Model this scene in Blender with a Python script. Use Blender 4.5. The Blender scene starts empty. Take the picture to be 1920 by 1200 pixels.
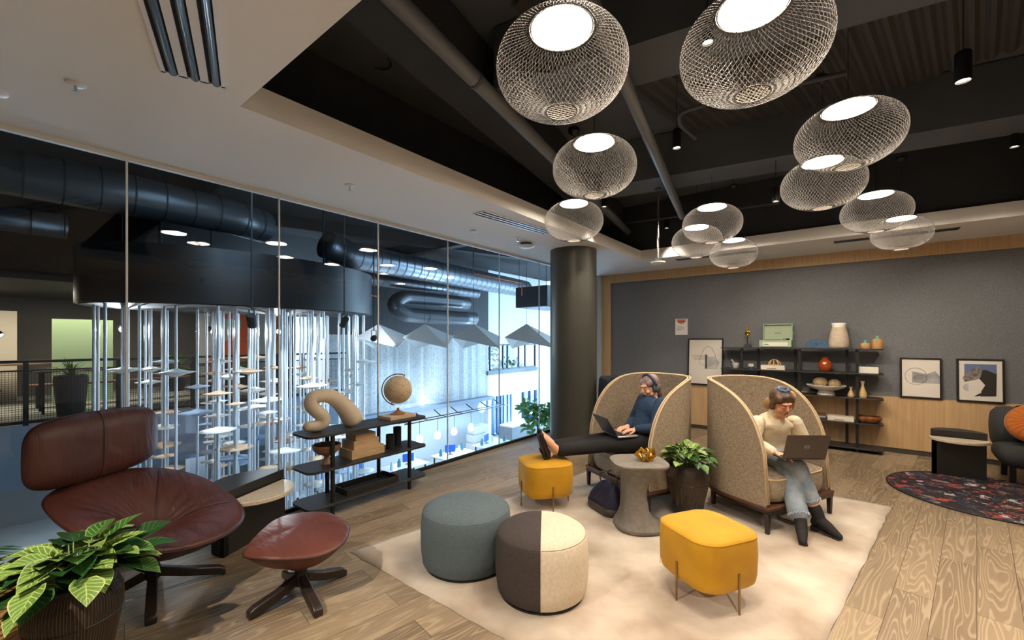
import bpy, bmesh, math, random
from mathutils import Vector, Matrix, Euler, noise
random.seed(7)
C = bpy.context.scene
COL = C.collection
PI = math.pi
def R(d): return math.radians(d)

# ---------------------------------------------------------------- camera, world, exposure
cam_d = bpy.data.cameras.new('camera'); cam = bpy.data.objects.new('camera', cam_d); COL.objects.link(cam)
cam_d.sensor_width = 36.0; cam_d.lens = 36.0*796/1920; cam_d.shift_y = 36/1920.0
cam_d.clip_start = 0.05; cam_d.clip_end = 200
cam.location = (0, 0, 1.6); cam.rotation_euler = (R(90), 0, R(38.2))
C.camera = cam
C.view_settings.view_transform = 'Standard'; C.view_settings.look = 'None'
C.view_settings.gamma = 1; C.view_settings.use_curve_mapping = False
C.view_settings.exposure = 0.7
w = bpy.data.worlds.new('world'); C.world = w; w.use_nodes = True
bg = w.node_tree.nodes['Background']; bg.inputs[0].default_value = (0.62, 0.82, 1.0, 1); bg.inputs[1].default_value = 1.3

def light(kind, name, loc, energy, color, target=None, **kw):
    d = bpy.data.lights.new(name, kind); d.energy = energy; d.color = color
    for k, v in kw.items(): setattr(d, k, v)
    o = bpy.data.objects.new(name, d); COL.objects.link(o); o.location = loc
    if target is not None:
        o.rotation_euler = (Vector(target)-Vector(loc)).to_track_quat('-Z', 'Y').to_euler()
    return o
WARM = (1.0, 0.86, 0.70); DAY = (0.55, 0.78, 1.0)
# ceiling spots of the lounge (their cylinders are built further down); the last three are added fill
SPOTS = [(-1.045, 3.42, 3.08, 45, (-1.1, 3.3, 0)), (0.578, 3.85, 3.2, 95, (0.3, 3.8, 0)), (-0.595, 2.489, 3.2, 60, (-0.6, 2.5, 0)), (-0.55, 4.95, 2.95, 80, (-0.3, 8.1, 1.1)), (-2.161, 6.578, 3.28, 30, (-2.0, 7.9, 0.6)), (-2.442, 5.021, 3.28, 45, (-3.0, 5.2, 0.9)), (1.15, 5.6, 3.25, 75, (1.4, 8.1, 1.0)), (-1.9, -0.7, 2.78, 200, (-1.7, 0.3, 0)), (1.4, -0.6, 2.78, 330, (1.2, 0.6, 0)), (2.6, 3.0, 2.78, 260, (2.2, 3.4, 0))]
for i, (x, y, z, e, tg) in enumerate(SPOTS):
    light('SPOT', 'spot_light', (x, y, z-0.02), e, WARM, tg, spot_size=R(62 if tg[2] > 0.5 else 95), spot_blend=0.8, shadow_soft_size=0.03)
# daylight of the atrium: windows, the open end, and area lights added without any skylight
light('AREA', 'window_daylight', (-12.7, 17.0, -1.9), 480, DAY, (-3.5, 5.0, 2.9), shape='RECTANGLE', size=3.5, size_y=1.8)
light('AREA', 'atrium_added_daylight', (-9.0, 14.0, 5.6), 950, DAY, (-11.5, 12.0, -2), shape='RECTANGLE', size=5, size_y=8)
light('AREA', 'atrium_daylight', (-8.3, 21.0, 0.5), 750, DAY, (-11, 10.0, -1.5), shape='RECTANGLE', size=7, size_y=5)
light('AREA', 'atrium_added_daylight', (-7.5, 3.0, 4.6), 80, (0.6, 0.8, 1.0), (-11, 4.0, -1.5), shape='RECTANGLE', size=2, size_y=6)
light('AREA', 'lobby_added_daylight', (-9.5, 9.0, -0.4), 80, DAY, (-10.5, 9.5, -3.2), shape='RECTANGLE', size=3, size_y=6)

# ---------------------------------------------------------------- materials
def lin(c):
    return tuple(((v/255.0)/12.92 if v/255.0 <= 0.04045 else ((v/255.0+0.055)/1.055)**2.4) for v in c)
MATS = {}
def mat(name, rgb, rough=0.6, metal=0.0, var=0.0, vscale=8.0, bump=0.0, bscale=60.0, rgb2=None, emit=0.0, stretch=(1, 1, 1), spec=0.5, sheen=0.0, coat=0.0, vdetail=4):
    if name in MATS: return MATS[name]
    m = bpy.data.materials.new(name); m.use_nodes = True; MATS[name] = m
    nt = m.node_tree; N = nt.nodes; L = nt.links; b = N['Principled BSDF']
    c = lin(rgb) + (1,)
    b.inputs['Base Color'].default_value = c; b.inputs['Roughness'].default_value = rough
    b.inputs['Metallic'].default_value = metal; b.inputs['Specular IOR Level'].default_value = spec
    b.inputs['Sheen Weight'].default_value = sheen; b.inputs['Coat Weight'].default_value = coat
    if emit: b.inputs['Emission Color'].default_value = c; b.inputs['Emission Strength'].default_value = emit
    tc = N.new('ShaderNodeTexCoord'); mp = N.new('ShaderNodeMapping'); mp.inputs['Scale'].default_value = stretch
    L.new(tc.outputs['Object'], mp.inputs['Vector'])
    if var or rgb2:
        n = N.new('ShaderNodeTexNoise'); n.inputs['Scale'].default_value = vscale; n.inputs['Detail'].default_value = vdetail
        L.new(mp.outputs[0], n.inputs['Vector'])
        r = N.new('ShaderNodeValToRGB'); r.color_ramp.elements[0].position = 0.32; r.color_ramp.elements[1].position = 0.68
        if rgb2: c2 = lin(rgb2) + (1,)
        else: c2 = tuple(min(1, v*(1+var)) for v in c[:3]) + (1,)
        r.color_ramp.elements[0].color = c if rgb2 else tuple(v*(1-var) for v in c[:3]) + (1,)
        r.color_ramp.elements[1].color = c2
        L.new(n.outputs[0], r.inputs[0]); L.new(r.outputs[0], b.inputs['Base Color'])
    if bump:
        n = N.new('ShaderNodeTexNoise'); n.inputs['Scale'].default_value = bscale; n.inputs['Detail'].default_value = 3
        L.new(mp.outputs[0], n.inputs['Vector'])
        bp = N.new('ShaderNodeBump'); bp.inputs['Strength'].default_value = bump; bp.inputs['Distance'].default_value = 0.01
        L.new(n.outputs[0], bp.inputs['Height']); L.new(bp.outputs[0], b.inputs['Normal'])
    return m

def glass_mat(name, tint=(0.9, 0.96, 1.0), refl=0.06):
    m = bpy.data.materials.new(name); m.use_nodes = True; nt = m.node_tree; N = nt.nodes; L = nt.links
    N.remove(N['Principled BSDF'])
    t = N.new('ShaderNodeBsdfTransparent'); t.inputs[0].default_value = tint + (1,)
    g = N.new('ShaderNodeBsdfGlossy'); g.inputs['Roughness'].default_value = 0.0
    fr = N.new('ShaderNodeFresnel'); ge = N.new('ShaderNodeNewGeometry'); mr = N.new('ShaderNodeMapRange'); mr.inputs[3].default_value = 1.36; mr.inputs[4].default_value = 1/1.36
    L.new(ge.outputs['Backfacing'], mr.inputs[0]); L.new(mr.outputs[0], fr.inputs[0])
    mx = N.new('ShaderNodeMixShader'); L.new(fr.outputs[0], mx.inputs[0]); L.new(t.outputs[0], mx.inputs[1]); L.new(g.outputs[0], mx.inputs[2])
    L.new(mx.outputs[0], N['Material Output'].inputs[0]); return m

def plank_mat(name, cols, pw, pl, angle, rough=0.4, grain=1.0, axis='z'):
    """boards of width pw and length pl, laid along a direction"""
    m = bpy.data.materials.new(name); m.use_nodes = True; nt = m.node_tree; N = nt.nodes; L = nt.links; b = N['Principled BSDF']
    tc = N.new('ShaderNodeTexCoord'); mp = N.new('ShaderNodeMapping')
    mp.inputs['Rotation'].default_value = angle
    L.new(tc.outputs['Object'], mp.inputs['Vector'])
    br = N.new('ShaderNodeTexBrick'); br.offset = 0.37; br.inputs['Scale'].default_value = 1.0
    br.inputs['Brick Width'].default_value = pl; br.inputs['Row Height'].default_value = pw
    br.inputs['Mortar Size'].default_value = 0.0018; br.inputs['Mortar Smooth'].default_value = 0.4
    br.inputs['Color1'].default_value = (0, 0, 0, 1); br.inputs['Color2'].default_value = (1, 1, 1, 1); br.inputs['Mortar'].default_value = (0.5, 0.5, 0.5, 1)
    L.new(mp.outputs[0], br.inputs['Vector'])
    # per-board offset of the grain
    vm = N.new('ShaderNodeVectorMath'); vm.operation = 'SCALE'; vm.inputs['Scale'].default_value = 7.0; L.new(br.outputs['Color'], vm.inputs[0])
    ad = N.new('ShaderNodeVectorMath'); ad.operation = 'ADD'; L.new(mp.outputs[0], ad.inputs[0]); L.new(vm.outputs[0], ad.inputs[1])
    sc = N.new('ShaderNodeVectorMath'); sc.operation = 'MULTIPLY'; sc.inputs[1].default_value = (0.9, 9.0, 9.0); L.new(ad.outputs[0], sc.inputs[0])
    n1 = N.new('ShaderNodeTexNoise'); n1.inputs['Scale'].default_value = 1.0; n1.inputs['Detail'].default_value = 1.5; n1.inputs['Distortion'].default_value = 0.3
    L.new(sc.outputs[0], n1.inputs['Vector'])
    mul = N.new('ShaderNodeMath'); mul.operation = 'MULTIPLY'; mul.inputs[1].default_value = 95.0*grain; L.new(n1.outputs[0], mul.inputs[0])
    sn = N.new('ShaderNodeMath'); sn.operation = 'SINE'; L.new(mul.outputs[0], sn.inputs[0])
    n2 = N.new('ShaderNodeTexNoise'); n2.inputs['Scale'].default_value = 2.2; n2.inputs['Detail'].default_value = 5; L.new(sc.outputs[0], n2.inputs['Vector'])
    r1 = N.new('ShaderNodeValToRGB'); e = r1.color_ramp.elements; e[0].position = 0.0; e[0].color = lin(cols[0]) + (1,); e[1].position = 1.0; e[1].color = lin(cols[2]) + (1,)
    k = e.new(0.5); k.color = lin(cols[1]) + (1,)
    mx = N.new('ShaderNodeMath'); mx.operation = 'MULTIPLY_ADD'; mx.inputs[1].default_value = 0.6; L.new(br.outputs['Color'], mx.inputs[0])
    m2 = N.new('ShaderNodeMath'); m2.operation = 'MULTIPLY'; m2.inputs[1].default_value = 0.45; L.new(n2.outputs[0], m2.inputs[0]); L.new(m2.outputs[0], mx.inputs[2])
    L.new(mx.outputs[0], r1.inputs[0])
    gr = N.new('ShaderNodeMapRange'); gr.inputs[1].default_value = 0.25; gr.inputs[2].default_value = 1.0; gr.inputs[3].default_value = 0.0; gr.inputs[4].default_value = 0.4
    L.new(sn.outputs[0], gr.inputs[0])
    mixg = N.new('ShaderNodeMix'); mixg.data_type = 'RGBA'; mixg.inputs['B'].default_value = lin(cols[3]) + (1,)
    L.new(gr.outputs[0], mixg.inputs['Factor']); L.new(r1.outputs[0], mixg.inputs['A'])
    mixm = N.new('ShaderNodeMix'); mixm.data_type = 'RGBA'; mixm.inputs['B'].default_value = lin(cols[4]) + (1,)
    L.new(br.outputs['Fac'], mixm.inputs['Factor']); L.new(mixg.outputs['Result'], mixm.inputs['A'])
    L.new(mixm.outputs['Result'], b.inputs['Base Color'])
    b.inputs['Roughness'].default_value = rough
    bp = N.new('ShaderNodeBump'); bp.inputs['Strength'].default_value = 0.12; bp.inputs['Distance'].default_value = 0.004
    L.new(sn.outputs[0], bp.inputs['Height']); L.new(bp.outputs[0], b.inputs['Normal'])
    return m

# ---------------------------------------------------------------- mesh helpers
class MB:
    def __init__(s): s.bm = bmesh.new()
    def box(s, lo, hi, M=None):
        x0, y0, z0 = lo; x1, y1, z1 = hi
        vs = [(x0,y0,z0),(x1,y0,z0),(x1,y1,z0),(x0,y1,z0),(x0,y0,z1),(x1,y0,z1),(x1,y1,z1),(x0,y1,z1)]
        if M: vs = [M @ Vector(v) for v in vs]
        v = [s.bm.verts.new(p) for p in vs]
        for f in ((0,3,2,1),(4,5,6,7),(0,1,5,4),(1,2,6,5),(2,3,7,6),(3,0,4,7)): s.bm.faces.new([v[i] for i in f])
        return s
    def bar(s, a, b, w, h, up=(0, 0, 1)):
        """rectangular bar from a to b, w across, h along up"""
        a = Vector(a); b = Vector(b); d = (b-a); L = d.length; d.normalize(); up = Vector(up)
        sx = d.cross(up)
        if sx.length < 1e-4: sx = d.cross(Vector((0, 1, 0)))
        sx.normalize(); u = sx.cross(d)
        M = Matrix((sx, d, u)).transposed().to_4x4(); M.translation = a
        return s.box((-w/2, 0, -h/2), (w/2, L, h/2), M)
    def tube(s, pts, r, n=12, cap=True, closed=False, sx=1.0):
        pts = [Vector(p) for p in pts]; m = len(pts)
        rs = r if isinstance(r, (list, tuple)) else [r]*m
        rings = []; prev = None
        for i, p in enumerate(pts):
            if closed: t = pts[(i+1) % m]-pts[i-1]
            elif i == 0: t = pts[1]-p
            elif i == m-1: t = p-pts[i-1]
            else: t = pts[i+1]-pts[i-1]
            t.normalize()
            if prev is None:
                a = Vector((0, 0, 1)) if abs(t.z) < 0.9 else Vector((1, 0, 0))
                u = t.cross(a).normalized()
            else: u = (prev-t*prev.dot(t)).normalized()
            prev = u; v = t.cross(u)
            rings.append([s.bm.verts.new(p+(u*math.cos(2*PI*k/n)*sx+v*math.sin(2*PI*k/n))*rs[i]) for k in range(n)])
        for i in range(m if closed else m-1):
            A = rings[i]; B = rings[(i+1) % m]
            for k in range(n): s.bm.faces.new((A[k], A[(k+1) % n], B[(k+1) % n], B[k]))
        if cap and not closed:
            s.bm.faces.new(rings[0][::-1]); s.bm.faces.new(rings[-1])
        return s
    def cyl(s, base, r, h, n=32, r2=None): 
        b = Vector(base); return s.tube([b, b+Vector((0, 0, h))], [r, r if r2 is None else r2], n)
    def lathe(s, prof, n=40, c=(0, 0, 0), M=None, sy=1.0):
        """prof: list of (r, z)"""
        c = Vector(c); rings = []
        for r, z in prof:
            if r < 1e-5:
                p = c+Vector((0, 0, z)); rings.append([s.bm.verts.new(M @ p if M else p)])
            else:
                ring = []
                for k in range(n):
                    p = c+Vector((r*math.cos(2*PI*k/n), sy*r*math.sin(2*PI*k/n), z)); ring.append(s.bm.verts.new(M @ p if M else p))
                rings.append(ring)
        for A, B in zip(rings[:-1], rings[1:]):
            for k in range(n):
                if len(A) == 1 and len(B) == 1: continue
                if len(A) == 1: s.bm.faces.new((A[0], B[(k+1) % n], B[k]))
                elif len(B) == 1: s.bm.faces.new((A[k], A[(k+1) % n], B[0]))
                else: s.bm.faces.new((A[k], A[(k+1) % n], B[(k+1) % n], B[k]))
        return s
    def prism(s, poly, z0, z1, M=None):
        """poly: list of (x, y); extruded in z"""
        def T(p): return M @ Vector(p) if M else p
        a = [s.bm.verts.new(T((x, y, z0))) for x, y in poly]; b = [s.bm.verts.new(T((x, y, z1))) for x, y in poly]
        n = len(poly)
        s.bm.faces.new(a[::-1]); s.bm.faces.new(b)
        for i in range(n): s.bm.faces.new((a[i], a[(i+1) % n], b[(i+1) % n], b[i]))
        return s
    def ball(s, c, r, n=16, sc=(1, 1, 1), M=None):
        T = Matrix.Translation(c) @ (M.to_4x4() if M else Matrix()) @ Matrix.Diagonal((sc[0]*r, sc[1]*r, sc[2]*r, 1))
        bmesh.ops.create_uvsphere(s.bm, u_segments=n, v_segments=max(6, n//2+2), radius=1, matrix=T); return s
    def grid(s, P, close_u=False, close_v=False):
        """P[i][j] points"""
        V = [[s.bm.verts.new(p) for p in row] for row in P]; a = len(V); b = len(V[0])
        for i in range(a if close_u else a-1):
            for j in range(b if close_v else b-1):
                s.bm.faces.new((V[i][j], V[(i+1) % a][j], V[(i+1) % a][(j+1) % b], V[i][(j+1) % b]))
        return s
    def face(s, pts): s.bm.faces.new([s.bm.verts.new(p) for p in pts]); return s
    def loft(s, rings, cap=True):
        V = [[s.bm.verts.new(p) for p in r] for r in rings]; n = len(V[0])
        for A, B in zip(V[:-1], V[1:]):
            for k in range(n): s.bm.faces.new((A[k], A[(k+1) % n], B[(k+1) % n], B[k]))
        if cap: s.bm.faces.new(V[0][::-1]); s.bm.faces.new(V[-1])
        return s
    def build(s, name, m, parent=None, bevel=0, smooth=False, subsurf=0, seg=2, recalc=True, loc=None, rot=None, solid=0, remesh=0, smoothit=0):
        if recalc: bmesh.ops.recalc_face_normals(s.bm, faces=s.bm.faces)
        me = bpy.data.meshes.new(name); s.bm.to_mesh(me); s.bm.free()
        me.materials.append(m)
        if smooth:
            for p in me.polygons: p.use_smooth = True
        o = bpy.data.objects.new(name, me); COL.objects.link(o)
        if smooth == 'auto':
            me.set_sharp_from_angle(angle=R(40))
        if solid:
            md = o.modifiers.new('solid', 'SOLIDIFY'); md.thickness = solid; md.offset = 0
        if remesh:
            md = o.modifiers.new('remesh', 'REMESH'); md.mode = 'VOXEL'; md.voxel_size = remesh; md.use_smooth_shade = True
        if smoothit:
            md = o.modifiers.new('smooth', 'SMOOTH'); md.factor = 0.5; md.iterations = smoothit
        if bevel:
            md = o.modifiers.new('bevel', 'BEVEL'); md.width = bevel; md.segments = seg; md.limit_method = 'ANGLE'; md.angle_limit = R(35)
            if not smooth:
                for p in me.polygons: p.use_smooth = True
                me.set_sharp_from_angle(angle=R(35))
                md.harden_normals = False
        if subsurf:
            md = o.modifiers.new('sub', 'SUBSURF'); md.levels = subsurf; md.render_levels = subsurf
        if parent: o.parent = parent
        if loc: o.location = loc
        if rot: o.rotation_euler = rot
        return o

def thing(name, label, cat, loc=(0, 0, 0), rz=0, group=None):
    o = bpy.data.objects.new(name, None); COL.objects.link(o); o.location = loc; o.rotation_euler = (0, 0, rz)
    o.empty_display_size = 0.1
    return tag(o, label, cat, group)
def tag(o, label, cat, group=None, kind=None):
    o['label'] = label; o['category'] = cat
    if group: o['group'] = group
    if kind: o['kind'] = kind
    return o
def struct(o, label=None):
    o['kind'] = 'structure'
    if label: o['label'] = label
    return o
def kids(o): return [c for c in COL.objects if c.parent == o]
def copy_tree(o, parent=None):
    c = o.copy(); COL.objects.link(c)
    if parent: c.parent = parent
    for ch in kids(o): copy_tree(ch, c)
    return c
def rrect(w, d, r, n=6, cx=0, cy=0):
    pts = []
    for sx, sy, a0 in ((1, 1, 0), (-1, 1, 90), (-1, -1, 180), (1, -1, 270)):
        for k in range(n+1):
            a = R(a0+90*k/n); pts.append((cx+sx*(w/2-r)+r*math.cos(a), cy+sy*(d/2-r)+r*math.sin(a)))
    return pts
def arc(c, r, a0, a1, n, plane='xy'):
    out = []
    for k in range(n+1):
        a = R(a0+(a1-a0)*k/n); u, v = r*math.cos(a), r*math.sin(a)
        out.append({'xy': (c[0]+u, c[1]+v, c[2]), 'xz': (c[0]+u, c[1], c[2]+v), 'yz': (c[0], c[1]+u, c[2]+v)}[plane])
    return out
def spline(pts, n=8):
    """Catmull-Rom through the points"""
    P = [Vector(p) for p in pts]; P = [P[0]*2-P[1]] + P + [P[-1]*2-P[-2]]; out = []
    for i in range(1, len(P)-2):
        for k in range(n):
            t = k/n; a, b, c, d = P[i-1:i+3]
            out.append(0.5*((2*b)+(-a+c)*t+(2*a-5*b+4*c-d)*t*t+(-a+3*b-3*c+d)*t**3))
    out.append(P[-2]); return out
# ---------------------------------------------------------------- materials of the room
M_white = mat('ceiling_white', (228, 226, 223), 0.85)
M_black = mat('black_metal', (22, 22, 24), 0.45)
M_dark = mat('plenum_dark', (48, 52, 58), 0.8, var=0.12, vscale=3)
M_dark2 = mat('plenum_grey', (76, 82, 90), 0.8, var=0.12, vscale=2)
M_deck = mat('deck_grey', (58, 59, 62), 0.75)
M_oak = mat('oak_veneer', (184, 150, 108), 0.5, rgb2=(200, 168, 124), vscale=3.0, stretch=(14, 14, 0.5), bump=0.05)
M_felt = mat('felt_grey', (90, 93, 97), 0.95, rgb2=(128, 130, 132), vscale=150, bump=0.3, bscale=150, vdetail=6)
M_floor = plank_mat('oak_planks', [(102, 86, 68), (138, 120, 97), (162, 143, 116), (192, 174, 147), (66, 54, 42)], 0.18, 1.22, (0, 0, R(-80.6)), rough=0.38)
M_alu = mat('aluminium', (190, 195, 200), 0.35, metal=0.8)
M_shadow = mat('slot_black', (12, 12, 14), 0.8)
M_glass = glass_mat('glass')
H = 2.91
RX0, RX1, RY0, RY1 = -4.05, 4.2, -3.0, 8.12
struct(MB().box((RX0-0.06, RY0, -0.25), (RX1, RY1+0.1, 0)).build('floor', M_floor))
# ceiling with the open coffer
CX0, CX1, CY0, CY1 = -2.68, 1.5, 0.93, 6.86
b = MB(); Z1 = H+0.16
b.box((RX0-0.12, RY0, H), (CX0, RY1+0.1, Z1)); b.box((CX1, RY0, H), (RX1, RY1+0.1, Z1))
b.box((CX0, RY0, H), (CX1, CY0, Z1)); b.box((CX0, CY1, H), (CX1, RY1+0.1, Z1))
struct(b.build('ceiling', M_white))
# back wall: oak surround, felt panel, oak wainscot, baseboard
struct(MB().box((RX0-0.1, RY1, 0), (RX1, RY1+0.12, H)).build('wall_back', M_oak))
BX0 = -3.97
struct(MB().box((-3.78, 8.085, 0.78), (RX1, RY1, 2.74)).build('wall_back_panel', M_felt))['label'] = 'grey felt panel of the back wall'
b = MB(); b.box((BX0, 8.05, 2.74), (RX1, RY1, H)); b.box((BX0, 8.05, 0.07), (-3.78, RY1, 2.74)); struct(b.build('trim_1', M_oak))
struct(MB().box((-3.78, 8.035, 0.07), (RX1, RY1, 0.785)).build('trim_2', M_oak))
struct(MB().box((BX0, 8.045, 0), (RX1, RY1, 0.07)).build('baseboard_back', mat('baseboard', (60, 56, 52), 0.6)))
struct(MB().box((-4.05, 8.0, 0), (-3.97, RY1, H)).build('trim_3', mat('corner_white', (175, 185, 190), 0.6)))
struct(MB().box((RX1, RY0, 0), (RX1+0.1, RY1+0.1, H)).build('wall_right', mat('paint_grey', (205, 200, 192), 0.8)))
struct(MB().box((RX0, RY0-0.1, 0), (RX1, RY0, H)).build('wall_front', mat('paint_warm', (190, 184, 176), 0.8)))
# plenum above the coffer
PT = 3.80
b = MB(); b.box((-3.40, -0.4, Z1), (-3.30, 8.0, PT+0.1)); b.box((-3.3, 6.92, Z1), (1.6, 7.0, PT+0.1)); struct(b.build('wall_plenum', M_dark))
struct(MB().box((CX1+0.02, -0.4, Z1), (CX1+0.12, 7.0, PT+0.1)).build('wall_plenum_right', mat('plenum_side', (96, 92, 88), 0.8)))
struct(MB().box((-3.4, -0.5, Z1), (1.7, -0.4, PT+0.1)).build('wall_plenum_front', M_dark))
struct(MB().box((-3.4, -0.5, PT+0.06), (1.8, 8.0, PT+0.16)).build('ceiling_slab', M_dark2))
# structure grid is turned ten degrees against the glass
G10 = Matrix.Rotation(R(10), 4, 'Z')
def beam(p0, p1, w, z0, z1, m=M_dark2):
    b = MB(); b.bar((p0[0], p0[1], (z0+z1)/2), (p1[0], p1[1], (z0+z1)/2), w, z1-z0); return b
u = Vector((-math.sin(R(10.5)), math.cos(R(10.5)), 0))
p = Vector((-2.08, 1.3, 0))
tag(beam(p-u*1.5, p+u*5.55, 0.27, 3.4, PT+0.05).build('ceiling_beam', M_dark), 'long dark beam in the open coffer running beside the thick pipe', 'beam')
# beams across the coffer
v = Vector((math.cos(R(10)), math.sin(R(10)), 0))
q = Vector((-1.15, 2.70, 0))
tag(beam(q-v*0.9, q+v*3.4, 0.44, 3.4, PT+0.05).build('ceiling_beam', M_dark2), 'grey cross beam overhead between the two largest wire lamps', 'beam')
q = Vector((-1.0, 5.0, 0))
tag(beam(q-v*1.3, q+v*3.2, 0.44, 3.38, PT+0.05).build('ceiling_beam', M_dark2), 'far cross beam of the coffer with a pale underside behind the hanging lamps', 'beam')
# corrugated steel deck
th = R(-9.4); dv = Vector((-math.sin(th), math.cos(th), 0)); du = Vector((math.cos(th), math.sin(th), 0))
P = []; n = 0
for i in range(141):
    x = i*0.025; z = PT-0.02+(0.03 if (i % 4) in (0, 1) else 0.0)
    p0 = Vector((-1.75, 2.2, 0))+du*x
    P.append([(p0+dv*t)+Vector((0, 0, z)) for t in (0.0, 3.1)])
o = MB().grid(P).build('ceiling_deck', M_deck, solid=0.004); struct(o, 'corrugated steel deck above the coffer')
# pipes under the slab
def pipe(pts, r, m, lab, name='ceiling_pipe', n=16, cat='pipe'):
    o = MB().tube(pts, r, n).build(name, m, smooth=True); return tag(o, lab, cat)
M_pipe = mat('pipe_grey', (112, 116, 122), 0.45, metal=0.2)
p = Vector((-1.80, 1.15, 3.36))
root = thing('ceiling_pipe', 'thick grey pipe running the length of the coffer beside the dark beam', 'pipe', p)
MB().tube([-u*1.4, u*5.6], 0.055, 20).build('pipe_run', M_pipe, root, smooth=True)
for t in (0.95, 3.1): MB().tube([u*t, u*(t+0.03)], 0.063, 20).build('coupling', M_dark2, root, smooth=True)
p = Vector((-1.165, 2.74, 3.3))
pipe([p-u*0.9, p+u*3.4], 0.045, M_pipe, 'thinner grey pipe passing under the cross beams behind the smaller lamps')
pipe(spline([(-1.15, 4.35, 3.55), (-1.2, 4.0, 3.6), (-1.0, 3.9, 3.62), (0.0, 4.1, 3.62)], 6), 0.018, M_dark2, 'thin dark conduit bending below the corrugated deck')
pipe([(-2.9, 6.3, 3.42), (-0.7, 6.68, 3.42)], 0.015, M_dark2, 'thin dark conduit along the far end of the coffer')

# glass wall
ys = [-1.396, -0.356, 0.684, 1.725, 2.765, 3.806, 4.848, 5.89, 6.93, 8.0]
for i in range(len(ys)-1):
    struct(MB().box((-4.062, ys[i]+0.006, 0.035), (-4.050, ys[i+1]-0.006, H-0.02)).build('window_%d' % (i+1), M_glass), 'pane of the glass wall to the atrium')
M_joint = mat('joint_silver', (232, 238, 244), 0.5)
for i in range(1, len(ys)-1):
    struct(MB().box((-4.064, ys[i]-0.006, 0.03), (-4.048, ys[i]+0.006, H)).build('trim_%d' % (i+3), M_joint), 'joint strip between two glass panes')
struct(MB().box((-4.075, RY0, 0), (-4.035, 8.0, 0.035)).build('trim_20', M_black), 'bottom channel of the glass wall')
struct(MB().box((-4.075, RY0, H-0.03), (-4.035, 8.0, H)).build('trim_21', M_joint), 'top channel of the glass wall')
struct(MB().box((-4.16, RY0, 0.0), (-4.06, -1.396, H)).build('wall_left', M_white))
# column
M_col = mat('column_paint', (66, 66, 60), 0.42)
o = struct(MB().lathe([(0, 0), (0.34, 0), (0.34, H), (0, H)], 64, (-3.18, 5.51, 0)).build('column', M_col, smooth='auto'), 'round dark grey column between the glass wall and the armchairs')

# ---------------------------------------------------------------- ceiling fittings
M_vent = mat('vent_white', (225, 225, 228), 0.4)
M_slotmetal = mat('slot_metal', (90, 100, 108), 0.3, metal=0.9)
def slot_diffuser(lab, x0, y0, x1, y1, nslots, mf, along='y', cat='air vent'):
    t = thing('slot_diffuser', lab, cat, ((x0+x1)/2, (y0+y1)/2, H))
    w = (x1-x0) if along == 'y' else (y1-y0); L = (y1-y0) if along == 'y' else (x1-x0)
    rz = 0 if along == 'y' else R(90)
    pitch = w/nslots; fr = MB(); e = 0.008
    for k in range(nslots+1):
        c = -w/2+k*pitch; hw = pitch*0.2
        a, bb = max(-w/2, c-hw), min(w/2, c+hw); fr.box((a, -L/2, -e), (bb, L/2, 0))
    fr.box((-w/2, -L/2, -e), (w/2, -L/2+0.012, 0)); fr.box((-w/2, L/2-0.012, -e), (w/2, L/2, 0))
    f = fr.build('frame', mf, t, rot=(0, 0, rz))
    for k in range(nslots):
        c = -w/2+(k+0.5)*pitch
        MB().tube([(c+pitch*0.05, -L/2+0.013, -0.003), (c+pitch*0.05, L/2-0.013, -0.003)], pitch*0.2, 10).build('blade', M_slotmetal, t, smooth=True, rot=(0, 0, rz))
    MB().box((-w/2+0.004, -L/2+0.004, -0.003), (w/2-0.004, L/2-0.004, -0.001)).build('backing', M_shadow, t, rot=(0, 0, rz))
    return t
t = slot_diffuser('long white slot vent with three dark slots at the top left of the ceiling', -0.13, -0.85, 0.13, 0.85, 3, M_vent)
t.location = (-1.98, 0.0, H); t.rotation_euler.z = R(70)
t.location = (-1.78, 0.40, H)
t = slot_diffuser('white slot vent in the ceiling strip between the glass wall and the column', -0.085, -0.58, 0.085, 0.58, 3, M_vent)
t.location = (-2.93, 3.80, H); t.rotation_euler.z = R(-5)
M_slotd = mat('slot_dark', (70, 66, 60), 0.5)
slot_diffuser('narrow dark slot vent in the far ceiling behind the left cluster of wire lamps', -2.2, 7.13, -1.05, 7.25, 2, M_slotd, 'x')
slot_diffuser('narrow dark slot vent in the far ceiling behind the right pair of wire lamps', -0.13, 7.13, 1.05, 7.25, 2, M_slotd, 'x')
t = thing('ceiling_dome', 'round white dome fitting under the ceiling beside the column', 'ceiling fitting', (-3.43, 4.67, H))
MB().lathe([(0, 0), (0.075, 0), (0.075, -0.045), (0, -0.045)], 28).build('base', M_dark2, t, smooth='auto')
MB().lathe([(0, -0.075), (0.05, -0.07), (0.09, -0.058), (0.115, -0.04), (0.11, -0.034), (0, -0.034)], 36).build('cover', M_vent, t, smooth=True)
def sprinkler(x, y, lab):
    t = thing('sprinkler', lab, 'sprinkler', (x, y, H))
    MB().lathe([(0, 0), (0.04, 0), (0.04, -0.006), (0.018, -0.012), (0, -0.012)], 24).build('escutcheon', M_vent, t, smooth='auto')
    b = MB().cyl((0, 0, -0.045), 0.006, 0.035, 8)
    b.lathe([(0, -0.045), (0.017, -0.045), (0.017, -0.048), (0, -0.048)], 12); b.build('head', M_alu, t, smooth='auto')
sprinkler(-3.106, 0.326, 'small sprinkler head in the white ceiling at the far left')
sprinkler(-3.314, 1.983, 'small sprinkler head in the ceiling above the low shelf')
sprinkler(-3.33, 4.35, 'small sprinkler head just in front of the white dome fitting')
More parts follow.
